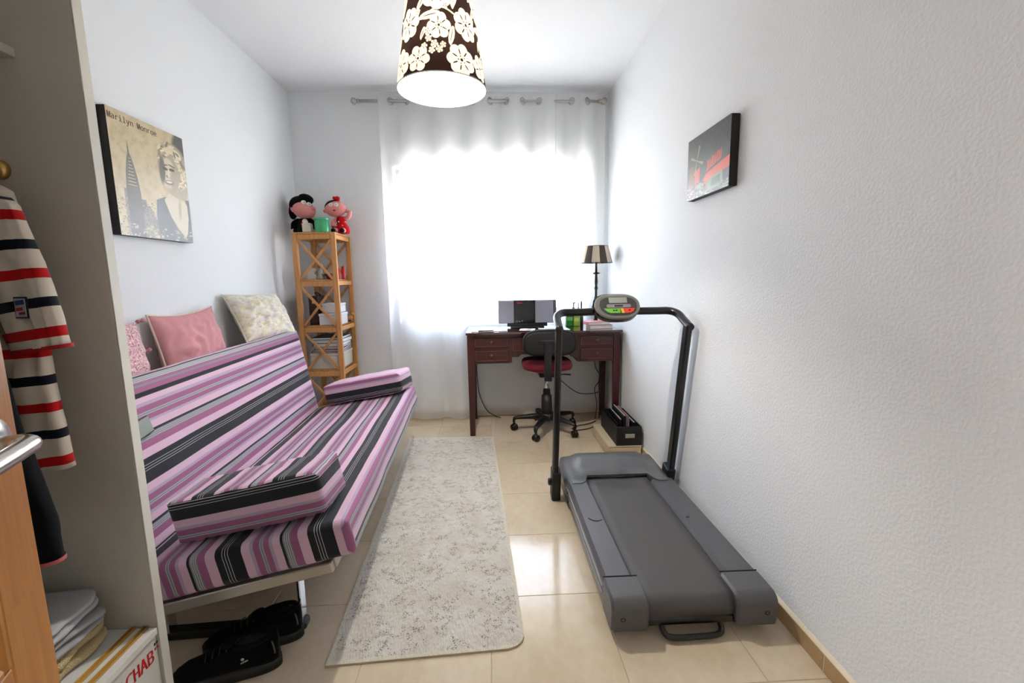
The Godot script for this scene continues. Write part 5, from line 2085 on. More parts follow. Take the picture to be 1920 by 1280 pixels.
func build_desk_items() -> void:
	# striped table lamp
	var c := Vector3(0.780, DY, -3.355)
	var t := thing("table_lamp", "table lamp with a brown and cream striped shade on a turned black stand", "lamp", c)
	var blk := mat(Color(0.03, 0.03, 0.032), 0.3)
	obj("base", wb(t).lathe([Vector2(0, 0), Vector2(0.065, 0), Vector2(0.066, 0.008), Vector2(0.055, 0.016), Vector2(0.030, 0.024), Vector2(0.018, 0.04), Vector2(0, 0.042)], 28, c), blk, t)
	obj("stem", wb(t).lathe([Vector2(0, 0.03), Vector2(0.016, 0.04), Vector2(0.011, 0.07), Vector2(0.014, 0.10), Vector2(0.010, 0.14), Vector2(0.013, 0.19), Vector2(0.016, 0.21), Vector2(0.010, 0.225), Vector2(0.009, 0.27), Vector2(0.015, 0.285), Vector2(0.009, 0.30), Vector2(0.013, 0.33), Vector2(0.010, 0.37), Vector2(0.009, 0.385), Vector2(0.028, 0.392), Vector2(0.028, 0.396), Vector2(0.009, 0.402), Vector2(0.008, 0.46), Vector2(0.013, 0.475), Vector2(0.010, 0.50), Vector2(0, 0.50)], 20, c), blk, t)
	var im := Image.create(384, 8, false, Image.FORMAT_RGB8)
	for k in 12:
		im.fill_rect(Rect2i(k * 32, 0, 32, 8), Color(0.28, 0.235, 0.205) if k % 2 == 0 else Color(0.80, 0.73, 0.65))
	var sm := mat(Color(1, 1, 1), 0.85)
	sm.albedo_texture = tex(im)
	sm.backlight_enabled = true
	sm.backlight = Color(0.5, 0.5, 0.5)
	var y0 := 0.470
	var y1 := 0.592
	var rows := []
	var uvs := []
	for i in 3:
		var f := i / 2.0
		var row := []
		var ur := []
		for j in 49:
			var a := TAU * (j % 48) / 48
			var r := lerpf(0.1175, 0.084, f)
			row.append(c + Vector3(cos(a) * r, lerpf(y0, y1, f), sin(a) * r))
			ur.append(Vector2(j / 48.0, 0.5))
		rows.append(row)
		uvs.append(ur)
	obj("shade", wb(t).grid(rows, false, false, true, uvs), sm, t, "brown and cream striped shade")
	var rim := wb(t)
	for e in [[y0, 0.1178], [y1, 0.0843]]:
		var p := []
		for k in 49:
			var a := TAU * k / 48
			p.append(c + Vector3(cos(a) * e[1], e[0], sin(a) * e[1]))
		rim.tube(p, 0.0022, 6)
	for k in 3:
		var a := TAU * k / 3
		rim.tube([c + Vector3(0, 0.50, 0), c + Vector3(cos(a) * 0.084, y1, sin(a) * 0.084)], 0.0016, 5)
	obj("shade_wire", rim, blk, t)

	# micro stereo: two speakers beside a dark centre, on a foot
	var s := thing("stereo", "flat silver mini stereo with a dark centre panel on the desk", "stereo", Vector3(0.26, DY, -3.36))
	var silver := mat(Color(0.60, 0.60, 0.64), 0.45, 0.0)
	var body := mat(Color(0.10, 0.10, 0.115), 0.35)
	var yb := DY + 0.034
	var yt := DY + 0.205
	var zc := -3.37
	obj("body", wb(s).box(Vector3(0.262, (yb + yt) / 2, zc), Vector3(0.432, yt - yb, 0.07), 0.004), body, s)
	obj("speaker_grille", wb(s).box(Vector3(0.103, (yb + yt) / 2 + 0.001, zc + 0.037), Vector3(0.115, yt - yb - 0.004, 0.012), 0.002), silver, s)
	obj("speaker_grille", wb(s).box(Vector3(0.388, (yb + yt) / 2 + 0.001, zc + 0.037), Vector3(0.135, yt - yb - 0.004, 0.012), 0.002), silver, s)
	obj("speaker_side", wb(s).box(Vector3(0.468, (yb + yt) / 2 + 0.001, zc + 0.033), Vector3(0.020, yt - yb - 0.004, 0.02), 0.004), mat(Color(0.36, 0.35, 0.38), 0.4), s)
	var fp := obj("centre_panel", wb(s).box(Vector3(0.24, (yb + yt) / 2, zc + 0.037), Vector3(0.153, yt - yb - 0.002, 0.012), 0.002), mat(Color(0.07, 0.075, 0.09), 0.15), s)
	obj("clock_display", wb(s).box(Vector3(0.205, yt - 0.020, zc + 0.0434), Vector3(0.045, 0.010, 0.001), 0.0), mat(Color(0.55, 0.08, 0.14), 0.3), fp)
	for k in 3:
		obj("control_button", wb(s).box(Vector3(0.185 + k * 0.018, yb + 0.014 + (0.004 if k == 2 else 0.0), zc + 0.044), Vector3(0.009, 0.008, 0.003), 0.001), silver, fp)
	obj("foot", wb(s).box(Vector3(0.262, DY + 0.005, zc), Vector3(0.25, 0.010, 0.11), 0.003), body, s)
	obj("stand", wb(s).box(Vector3(0.262, DY + 0.022, zc), Vector3(0.30, 0.026, 0.05), 0.003), body, s)

	# sheets and a pen
	sheet("paper_sheet", "large white paper sheet lying at the left of the desk", Vector3(-0.03, DY, -3.22), Vector2(0.25, 0.19), 0.1, Color(0.92, 0.93, 0.96))
	sheet("paper_sheet", "white note with scribbles lying in front of the stereo", Vector3(0.25, DY, -3.20), Vector2(0.11, 0.13), -0.15, Color(0.95, 0.95, 0.93))
	sheet("paper_sheet", "pale bluish paper lying in the middle of the desk", Vector3(0.44, DY, -3.20), Vector2(0.21, 0.16), 0.05, Color(0.84, 0.92, 0.93))
	var pen := thing("pen", "slim dark pen lying on the paper at the left of the desk", "pen", Vector3(-0.05, DY + 0.0055, -3.135))
	pen.rotation.y = 0.15
	obj("barrel", MB.new().tube([Vector3(-0.05, 0, 0), Vector3(0.05, 0, 0), Vector3(0.062, 0, 0)], [0.004, 0.004, 0.001], 10), mat(Color(0.10, 0.10, 0.11), 0.3), pen)
	obj("clip", MB.new().box(Vector3(-0.035, 0.0045, 0), Vector3(0.03, 0.0012, 0.002), 0.0003), M.steel, pen)

	# books on the right
	book("book", "pink hardback book lying at the top of the desk pile", Vector3(0.755, DY + 0.028, -3.215), Vector3(0.165, 0.022, 0.115), 0.12, Color(0.78, 0.46, 0.48))
	book("book", "thick cream book lying under the pink book on the desk", Vector3(0.772, DY, -3.21), Vector3(0.165, 0.0275, 0.12), 0.03, Color(0.72, 0.66, 0.60))
	# green cartons and cosmetics
	carton("tissue_box", "dark green carton standing beside the stereo", Vector3(0.585, DY, -3.39), Vector3(0.052, 0.092, 0.05), Color(0.13, 0.45, 0.16), Color(0.42, 0.75, 0.38))
	carton("small_carton", "lime yellow carton standing by the dark green one", Vector3(0.637, DY, -3.385), Vector3(0.045, 0.082, 0.045), Color(0.62, 0.74, 0.25), Color(0.80, 0.86, 0.48))
	var green := mat(Color(0.10, 0.20, 0.06), 0.3)
	var ob := thing("dark_bottle", "slim dark green bottle beside the lime carton on the desk", "bottle", Vector3(0.678, DY, -3.385))
	obj("glass_body", MB.new().lathe([Vector2(0, 0), Vector2(0.011, 0), Vector2(0.011, 0.065), Vector2(0.006, 0.075), Vector2(0, 0.076)], 16), green, ob)
	obj("cap", MB.new().lathe([Vector2(0, 0.074), Vector2(0.007, 0.074), Vector2(0.007, 0.09), Vector2(0, 0.09)], 14), mat(Color(0.06, 0.06, 0.06), 0.3), ob)
	var labels := ["white pump bottle with a black nozzle, nearest the stereo", "white dropper bottle with a grey nozzle between two others", "white bottle with a tall black cap beside the table lamp"]
	var xs := [0.630, 0.668, 0.692]
	for k in 3:
		var b := thing("pump_bottle", labels[k], "bottle", Vector3(xs[k], DY, -3.46), 0.0, "cosmetic bottles on the desk")
		obj("bottle_body", MB.new().lathe([Vector2(0, 0), Vector2(0.016, 0), Vector2(0.0165, 0.01), Vector2(0.0165, 0.10), Vector2(0.009, 0.118), Vector2(0.008, 0.124), Vector2(0, 0.124)], 18), M.white_plastic, b)
		var nb := MB.new()
		if k == 0:
			nb.lathe([Vector2(0, 0.122), Vector2(0.011, 0.122), Vector2(0.011, 0.134), Vector2(0.004, 0.137), Vector2(0.004, 0.175), Vector2(0, 0.176)], 14)
			nb.box(Vector3(0.006, 0.170, 0), Vector3(0.018, 0.007, 0.008), 0.002)
		elif k == 1:
			nb.lathe([Vector2(0, 0.122), Vector2(0.008, 0.122), Vector2(0.008, 0.132), Vector2(0.003, 0.138), Vector2(0.003, 0.172), Vector2(0, 0.173)], 14)
		else:
			nb.lathe([Vector2(0, 0.122), Vector2(0.006, 0.122), Vector2(0.0065, 0.165), Vector2(0.005, 0.182), Vector2(0, 0.183)], 14)
		obj("nozzle", nb, mat(Color(0.05, 0.05, 0.055) if k != 1 else Color(0.30, 0.31, 0.33), 0.3), b)
	var jar := thing("cosmetic_jar", "small white cosmetic jar in front of the table lamp", "jar", Vector3(0.735, DY, -3.33))
	obj("glass", MB.new().lathe([Vector2(0, 0), Vector2(0.020, 0), Vector2(0.022, 0.006), Vector2(0.022, 0.032), Vector2(0, 0.034)], 20), M.white_plastic, jar)
	obj("lid", MB.new().lathe([Vector2(0, 0.033), Vector2(0.0225, 0.033), Vector2(0.0225, 0.046), Vector2(0.020, 0.048), Vector2(0, 0.048)], 20), mat(Color(0.80, 0.80, 0.84), 0.3), jar)


func sheet(called: String, label: String, at: Vector3, s: Vector2, turn: float, c: Color) -> void:
	var rows := []
	var n := noise(3.0, int(at.x * 100) + 40, 1)
	for i in 7:
		var row := []
		for j in 7:
			var u := j / 6.0 - 0.5
			var v := i / 6.0 - 0.5
			row.append(Vector3(u * s.x, 0.0012 + absf(n.get_noise_2d(u, v)) * 0.003, v * s.y))
		rows.append(row)
	var mb := MB.new().grid(rows)
	var o := obj(called, mb, mat(c, 0.7))
	o.transform = Transform3D(Basis(Vector3.UP, turn), at)
	tag(o, label, "paper", "papers on the desk")
	if label.contains("scribbles"):
		for p in [[0.01, 0.0, 0.8], [0.02, 0.012, -0.5], [0.0, 0.02, 0.2]]:
			obj("scribble", MB.new().box(Vector3(p[0], 0.0046, p[1]), Vector3(0.02, 0.0006, 0.004), 0.0, Basis(Vector3.UP, p[2])), mat(Color(0.15, 0.16, 0.17), 0.6), o)


func book(called: String, label: String, at: Vector3, s: Vector3, turn: float, c: Color, group := "") -> void:
	var t := thing(called, label, "book", at, turn, group)
	var m := mat(c, 0.45)
	var cv := 0.0022
	obj("cover", MB.new().box(Vector3(0, cv / 2, 0), Vector3(s.x, cv, s.z), 0.0004), m, t)
	obj("cover", MB.new().box(Vector3(0, s.y - cv / 2, 0), Vector3(s.x, cv, s.z), 0.0004), m, t)
	obj("spine", MB.new().box(Vector3(-s.x / 2 + cv / 2, s.y / 2, 0), Vector3(cv, s.y - cv * 2, s.z), 0.0004), m, t)
	obj("pages", MB.new().box(Vector3(0.001, s.y / 2, 0), Vector3(s.x - 0.008, s.y - cv * 2, s.z - 0.008), 0.0006), M.paper, t)


func carton(called: String, label: String, at: Vector3, s: Vector3, c: Color, c2: Color) -> void:
	var t := thing(called, label, "box", at)
	obj("carton_body", MB.new().box(Vector3(0, s.y / 2, 0), s, 0.002), mat(c, 0.45), t)
	obj("print_band", MB.new().box(Vector3(0, s.y * 0.62, s.z / 2 + 0.0003), Vector3(s.x * 0.8, s.y * 0.3, 0.0008), 0.0), mat(c2, 0.45), t)
	obj("flap", MB.new().box(Vector3(0, s.y + 0.0008, 0), Vector3(s.x * 0.96, 0.0015, s.z * 0.96), 0.0004), mat(c2, 0.45), t)


# ---------------------------------------------------------------- things on the shelf tower
func box_thing(called: String, label: String, category: String, at: Vector3, s: Vector3, c: Color, turn := 0.0, group := "", lid := 0.0) -> Node3D:
	var t := thing(called, label, category, at, turn, group)
	var m := mat(c, 0.55)
	obj("body", MB.new().box(Vector3(0, (s.y - lid) / 2, 0), Vector3(s.x, s.y - lid, s.z), 0.0025), m, t)
	if lid > 0.0:
		obj("lid", MB.new().box(Vector3(0, s.y - lid / 2, 0), Vector3(s.x + 0.005, lid - 0.001, s.z + 0.005), 0.002), m, t)
	return t


func build_shelf_items() -> void:
	var skin := cloth_mat(Color(0.86, 0.56, 0.54), 0.9, 0.4)
	var black := cloth_mat(Color(0.035, 0.035, 0.042), 0.9, 0.3)
	var red := cloth_mat(Color(0.72, 0.06, 0.08), 0.85, 0.3)
	var white := cloth_mat(Color(0.88, 0.87, 0.84), 0.9, 0.3)
	# groom doll: black suit, black quiff, face turned to the right
	var y0 := 1.455
	var g := thing("plush_doll", "plush doll in a black suit with black hair on the shelf tower", "doll", Vector3(-1.338, y0, -3.40), 0.0, "plush dolls on the shelf tower")
	var b := MB.new()
	b.lathe([Vector2(0, 0), Vector2(0.055, 0.0), Vector2(0.062, 0.03), Vector2(0.055, 0.075), Vector2(0.038, 0.11), Vector2(0, 0.12)], 22)
	obj("body", b, black, g)
	obj("shirt_front", MB.new().ball(Vector3(0.018, 0.072, 0.040), Vector3(0.024, 0.036, 0.016), Basis(), 10, 14), white, g)
	obj("waistband", MB.new().ball(Vector3(0.005, 0.070, 0.046), Vector3(0.020, 0.015, 0.012), Basis(Vector3(0, 0, 1), 0.5), 8, 12), red, g)
	for s in [-1, 1]:
		var arm := MB.new()
		arm.tube(smooth_path([Vector3(s * 0.035, 0.10, 0.0), Vector3(s * 0.066, 0.075, 0.018), Vector3(s * 0.068, 0.035, 0.036)], 5), [0.019, 0.020, 0.021, 0.021, 0.021, 0.021, 0.021, 0.020, 0.019, 0.018, 0.017], 12)
		var am := obj("arm", arm, black, g)
		obj("hand", MB.new().ball(Vector3(s * 0.068, 0.022, 0.040), Vector3(0.015, 0.017, 0.015), Basis(), 8, 12), white if s < 0 else skin, am)
		obj("leg", MB.new().tube(smooth_path([Vector3(s * 0.025, 0.020, 0.02), Vector3(s * 0.030, 0.020, 0.06), Vector3(s * 0.034, 0.020, 0.085)], 4), 0.019, 12), black, g)
	# wide head, chin low, a pointed ear
	var hb := Basis(Vector3.UP, 0.75)
	obj("head", MB.new().ball(Vector3(0.010, 0.170, 0.016), Vector3(0.080, 0.060, 0.066), hb * Basis(Vector3(0, 0, 1), -0.15), 16, 24), skin, g)
	obj("jaw", MB.new().ball(Vector3(0.035, 0.158, 0.032), Vector3(0.060, 0.045, 0.050), hb, 14, 20), skin, g)
	obj("ear", MB.new().ball(Vector3(-0.055, 0.172, 0.048), Vector3(0.018, 0.022, 0.010), Basis(Vector3(0, 0, 1), 0.6), 8, 12), skin, g)
	obj("nose", MB.new().ball(Vector3(0.088, 0.176, 0.048), Vector3(0.016, 0.013, 0.013), Basis(), 8, 12), skin, g)
	var hr := MB.new()
	hr.ball(Vector3(-0.026, 0.205, 0.000), Vector3(0.070, 0.066, 0.070), Basis(Vector3(0, 0, 1), 0.3), 14, 20)
	obj("hair", hr, black, g)
	obj("hair", MB.new().ball(Vector3(0.028, 0.246, 0.018), Vector3(0.052, 0.036, 0.052), Basis(Vector3(0, 0, 1), -0.25), 12, 18), black, g)
	obj("hair", MB.new().ball(Vector3(-0.070, 0.165, 0.010), Vector3(0.026, 0.060, 0.045), Basis(Vector3(0, 0, 1), -0.1), 10, 14), black, g)
	for e in [Vector3(0.030, 0.216, 0.070), Vector3(0.062, 0.204, 0.062)]:
		var eye := obj("eye", MB.new().ball(e, Vector3(0.017, 0.014, 0.009), Basis(Vector3.UP, 0.4), 8, 14), white, g)
		obj("pupil", MB.new().ball(e + Vector3(0.008, -0.001, 0.008), Vector3(0.0035, 0.0035, 0.002), Basis(), 6, 8), black, eye)
	# bride doll: red dress, top knot
	var d := thing("plush_doll", "plush doll in a red dress with a red bow on its head", "doll", Vector3(-1.098, y0, -3.41), 0.0, "plush dolls on the shelf tower")
	obj("dress", MB.new().lathe([Vector2(0, 0.006), Vector2(0.048, 0.006), Vector2(0.056, 0.025), Vector2(0.048, 0.055), Vector2(0.032, 0.078), Vector2(0.036, 0.10), Vector2(0.026, 0.125), Vector2(0, 0.128)], 22, Vector3(0.02, 0, 0)), red, d)
	for k in 7:
		obj("dress_dot", MB.new().ball(Vector3(0.02 + 0.050 * sin(-0.9 + k * 0.33) * (0.8 + 0.2 * (k % 2)), 0.03 + 0.028 * (k % 3), 0.050 * cos(-0.9 + k * 0.33) - 0.012 * (k % 3) * 0.5), Vector3(0.0055, 0.0055, 0.004), Basis(), 6, 8), white, d)
	for s in [-1, 1]:
		var arm := MB.new()
		arm.tube(smooth_path([Vector3(0.02 + s * 0.028, 0.112, 0.0), Vector3(0.02 + s * 0.058, 0.125, 0.012), Vector3(0.02 + s * 0.066, 0.165, 0.008)] if s > 0 else [Vector3(-0.008, 0.112, 0.0), Vector3(-0.032, 0.085, 0.02), Vector3(-0.026, 0.05, 0.042)], 5), 0.015, 12)
		obj("arm", arm, skin, d)
		var lg := obj("leg", MB.new().tube(smooth_path([Vector3(0.02 + s * 0.022, 0.022, 0.03), Vector3(0.02 + s * 0.028, 0.024, 0.06), Vector3(0.02 + s * 0.030, 0.020, 0.088)], 4), 0.016, 12), skin, d)
		obj("shoe", MB.new().ball(Vector3(0.02 + s * 0.031, 0.018, 0.098), Vector3(0.016, 0.017, 0.022), Basis(), 8, 12), black, lg)
	obj("head", MB.new().ball(Vector3(-0.012, 0.178, 0.014), Vector3(0.074, 0.056, 0.060), Basis(Vector3(0, 0, 1), 0.05), 16, 24), skin, d)
	for s in [-1, 1]:
		obj("ear", MB.new().ball(Vector3(-0.012 + s * 0.074, 0.165, 0.012), Vector3(0.016, 0.014, 0.010), Basis(), 8, 12), skin, d)
		var eye := obj("eye", MB.new().ball(Vector3(-0.008 + s * 0.018, 0.199, 0.066), Vector3(0.016, 0.014, 0.008), Basis(), 8, 14), white, d)
		obj("pupil", MB.new().ball(Vector3(-0.006 + s * 0.018, 0.199, 0.0735), Vector3(0.003, 0.003, 0.002), Basis(), 6, 8), black, eye)
	obj("nose", MB.new().ball(Vector3(-0.006, 0.184, 0.075), Vector3(0.006, 0.005, 0.005), Basis(), 6, 10), skin, d)
	obj("mouth", MB.new().ball(Vector3(-0.004, 0.161, 0.071), Vector3(0.010, 0.005, 0.004), Basis(), 6, 10), red, d)
	obj("hair", MB.new().ball(Vector3(-0.028, 0.196, 0.002), Vector3(0.064, 0.046, 0.058), Basis(Vector3(0, 0, 1), 0.25), 12, 18), cloth_mat(Color(0.16, 0.05, 0.05), 0.9), d)
	obj("bow", MB.new().ball(Vector3(0.006, 0.248, 0.022), Vector3(0.020, 0.018, 0.014), Basis(), 8, 12), red, d)
	obj("bow", MB.new().ball(Vector3(-0.014, 0.252, 0.022), Vector3(0.012, 0.013, 0.010), Basis(Vector3(0, 0, 1), 0.5), 8, 12), red, d)
	# candle glass and green tin in front of the dolls
	var cg := thing("candle_glass", "cream candle in a square glass in front of the suited doll", "candle", Vector3(-1.262, y0, -3.25))
	obj("holder", MB.new().box(Vector3(0, 0.030, 0), Vector3(0.058, 0.060, 0.045), 0.004), mat(Color(0.80, 0.78, 0.70), 0.35), cg)
	obj("wax", MB.new().box(Vector3(0, 0.060, 0), Vector3(0.050, 0.004, 0.038), 0.001), mat(Color(0.88, 0.86, 0.80), 0.5), cg)
	obj("wick", MB.new().tube([Vector3(0, 0.060, 0), Vector3(0.001, 0.068, 0)], 0.001, 6), black, cg)
	var gt := thing("green_tin", "shiny green tin standing between the two dolls", "tin", Vector3(-1.166, y0, -3.258))
	obj("can", MB.new().lathe([Vector2(0, 0), Vector2(0.047, 0), Vector2(0.049, 0.003), Vector2(0.048, 0.006), Vector2(0.048, 0.085), Vector2(0, 0.085)], 32), mat(Color(0.22, 0.62, 0.42), 0.28, 0.3), gt)
	obj("lid", MB.new().lathe([Vector2(0, 0.084), Vector2(0.0495, 0.084), Vector2(0.0495, 0.094), Vector2(0.047, 0.0965), Vector2(0, 0.0955)], 32), mat(Color(0.30, 0.68, 0.48), 0.25, 0.3), gt)

	# second shelf
	var y1 := 1.133
	var fr := thing("photo_frame", "small plain white photo frame on the shelf under the dolls", "frame", Vector3(-1.318, y1, -3.40), 0.2)
	obj("border", MB.new().box(Vector3(0, 0.042, 0), Vector3(0.062, 0.084, 0.010), 0.002, Basis(Vector3.RIGHT, -0.12)), M.white_plastic, fr)
	obj("mount", MB.new().box(Vector3(0, 0.042, 0.0058), Vector3(0.044, 0.064, 0.001), 0.0, Basis(Vector3.RIGHT, -0.12)), M.paper, fr)
	var sv := mat(Color(0.62, 0.61, 0.58), 0.32, 0.7)
	var fg := thing("figurine", "small silver grey statuette with a round head", "statuette", Vector3(-1.243, y1, -3.38))
	var fb := MB.new()
	fb.lathe([Vector2(0, 0), Vector2(0.032, 0), Vector2(0.034, 0.008), Vector2(0.026, 0.014), Vector2(0.030, 0.03), Vector2(0.026, 0.055), Vector2(0.016, 0.075), Vector2(0.011, 0.085), Vector2(0, 0.087)], 18)
	obj("body", fb, sv, fg)
	obj("head", MB.new().ball(Vector3(0.004, 0.101, 0.004), Vector3(0.019, 0.021, 0.019), Basis(), 10, 14), sv, fg)
	for s in [-1, 1]:
		obj("arm", MB.new().tube(smooth_path([Vector3(s * 0.016, 0.072, 0), Vector3(s * 0.034, 0.05, 0.012), Vector3(s * 0.016, 0.035, 0.028)], 4), 0.007, 8), sv, fg)
	var bw := thing("red_bowl", "small dark red bowl beside the silver statuette", "bowl", Vector3(-1.178, y1, -3.37))
	obj("vessel", MB.new().lathe([Vector2(0, 0), Vector2(0.018, 0), Vector2(0.020, 0.006), Vector2(0.030, 0.032), Vector2(0.032, 0.042), Vector2(0.029, 0.042), Vector2(0.026, 0.030), Vector2(0, 0.010)], 24), mat(Color(0.36, 0.03, 0.05), 0.3), bw)
	obj("base_ring", MB.new().lathe([Vector2(0, -0.0005), Vector2(0.021, -0.0005), Vector2(0.021, 0.004), Vector2(0, 0.004)], 24), mat(Color(0.30, 0.03, 0.05), 0.35), bw)
	var cn := [["tall red pillar candle nearest the shelf post", -1.092, 0.092], ["shorter red pillar candle beside the tall red one", -1.116, 0.078]]
	for k in 2:
		var cd := thing("pillar_candle", cn[k][0], "candle", Vector3(cn[k][1], y1, -3.42 + k * 0.035), 0.0, "red candles on the shelf tower")
		obj("wax", MB.new().lathe([Vector2(0, 0), Vector2(0.0125, 0), Vector2(0.013, 0.004), Vector2(0.0125, cn[k][2]), Vector2(0, cn[k][2] - 0.002)], 18), mat(Color(0.70, 0.04, 0.07), 0.35), cd)
		obj("wick", MB.new().tube([Vector3(0, cn[k][2] - 0.002, 0), Vector3(0.001, cn[k][2] + 0.006, 0)], 0.0009, 5), black, cd)

	# third shelf
	var y2 := 0.809
	var bx := box_thing("wooden_case", "dark brown case with a pale clasp on the shelf tower", "case", Vector3(-1.295, y2, -3.40), Vector3(0.062, 0.205, 0.20), Color(0.20, 0.095, 0.07), 0.12)
	obj("clasp", MB.new().box(Vector3(0.0, 0.165, 0.102), Vector3(0.014, 0.026, 0.006), 0.002), mat(Color(0.75, 0.66, 0.58), 0.4), bx)
	obj("handle", MB.new().tube(smooth_path([Vector3(0.022, 0.205, -0.04), Vector3(0.0, 0.228, -0.03), Vector3(0.0, 0.228, 0.03), Vector3(0.022, 0.205, 0.04)], 5), 0.005, 8), mat(Color(0.16, 0.08, 0.06), 0.5), bx)
	box_thing("white_box", "larger white box at the bottom of the pair beside the brown case", "box", Vector3(-1.160, y2, -3.345), Vector3(0.145, 0.082, 0.19), Color(0.84, 0.84, 0.86), 0.03, "white boxes on the shelf tower", 0.018)
	box_thing("white_box", "smaller white box on top of the pair beside the brown case", "box", Vector3(-1.158, y2 + 0.0835, -3.36), Vector3(0.115, 0.068, 0.15), Color(0.86, 0.86, 0.88), -0.05, "white boxes on the shelf tower", 0.016)
	var sh := thing("wooden_ornament", "small orange wood animal ornament behind the white boxes", "ornament", Vector3(-1.098, y2, -3.50), 0.4)
	obj("body", MB.new().ball(Vector3(0, 0.032, 0), Vector3(0.028, 0.020, 0.014), Basis(), 10, 14), M.pine, sh)
	obj("head", MB.new().ball(Vector3(0.026, 0.058, 0), Vector3(0.013, 0.014, 0.011), Basis(), 8, 12), M.pine, sh)
	for s in [-1, 1]:
		for f in [-1, 1]:
			obj("leg", MB.new().tube([Vector3(f * 0.016, 0.025, s * 0.008), Vector3(f * 0.017, 0.0, s * 0.008)], 0.004, 8), M.pine, sh)

	# fourth shelf: white bin with books and magazines on it
	var y3 := 0.491
	box_thing("storage_bin", "white storage box under the magazines on the lowest visible shelf", "box", Vector3(-1.205, y3, -3.385), Vector3(0.22, 0.115, 0.26), Color(0.82, 0.80, 0.74), 0.0, "", 0.02)
	var mg := [[Color(0.30, 0.22, 0.27), 0.010, "thin plum magazine lowest in the pile on the storage box"], [Color(0.72, 0.52, 0.58), 0.010, "pink magazine second from the bottom of the pile"], [Color(0.28, 0.18, 0.24), 0.011, "dark purple magazine in the middle of the pile"], [Color(0.80, 0.74, 0.74), 0.010, "pale pink magazine above the dark purple one"], [Color(0.20, 0.26, 0.24), 0.026, "thick dark green book in the shelf pile"], [Color(0.62, 0.68, 0.68), 0.024, "pale grey book above the dark green book"], [Color(0.16, 0.27, 0.33), 0.016, "dark teal book topmost of the shelf pile"]]
	var y := y3 + 0.116
	for k in mg.size():
		book("shelf_book", mg[k][2], Vector3(-1.200 + 0.004 * (k % 3), y, -3.385 + 0.003 * (k % 2)), Vector3(0.205, mg[k][1], 0.25 - 0.01 * (k % 3)), 0.03 * ((k * 7) % 5 - 2), mg[k][0], "books piled on the shelf tower")
		y += mg[k][1] + 0.0006


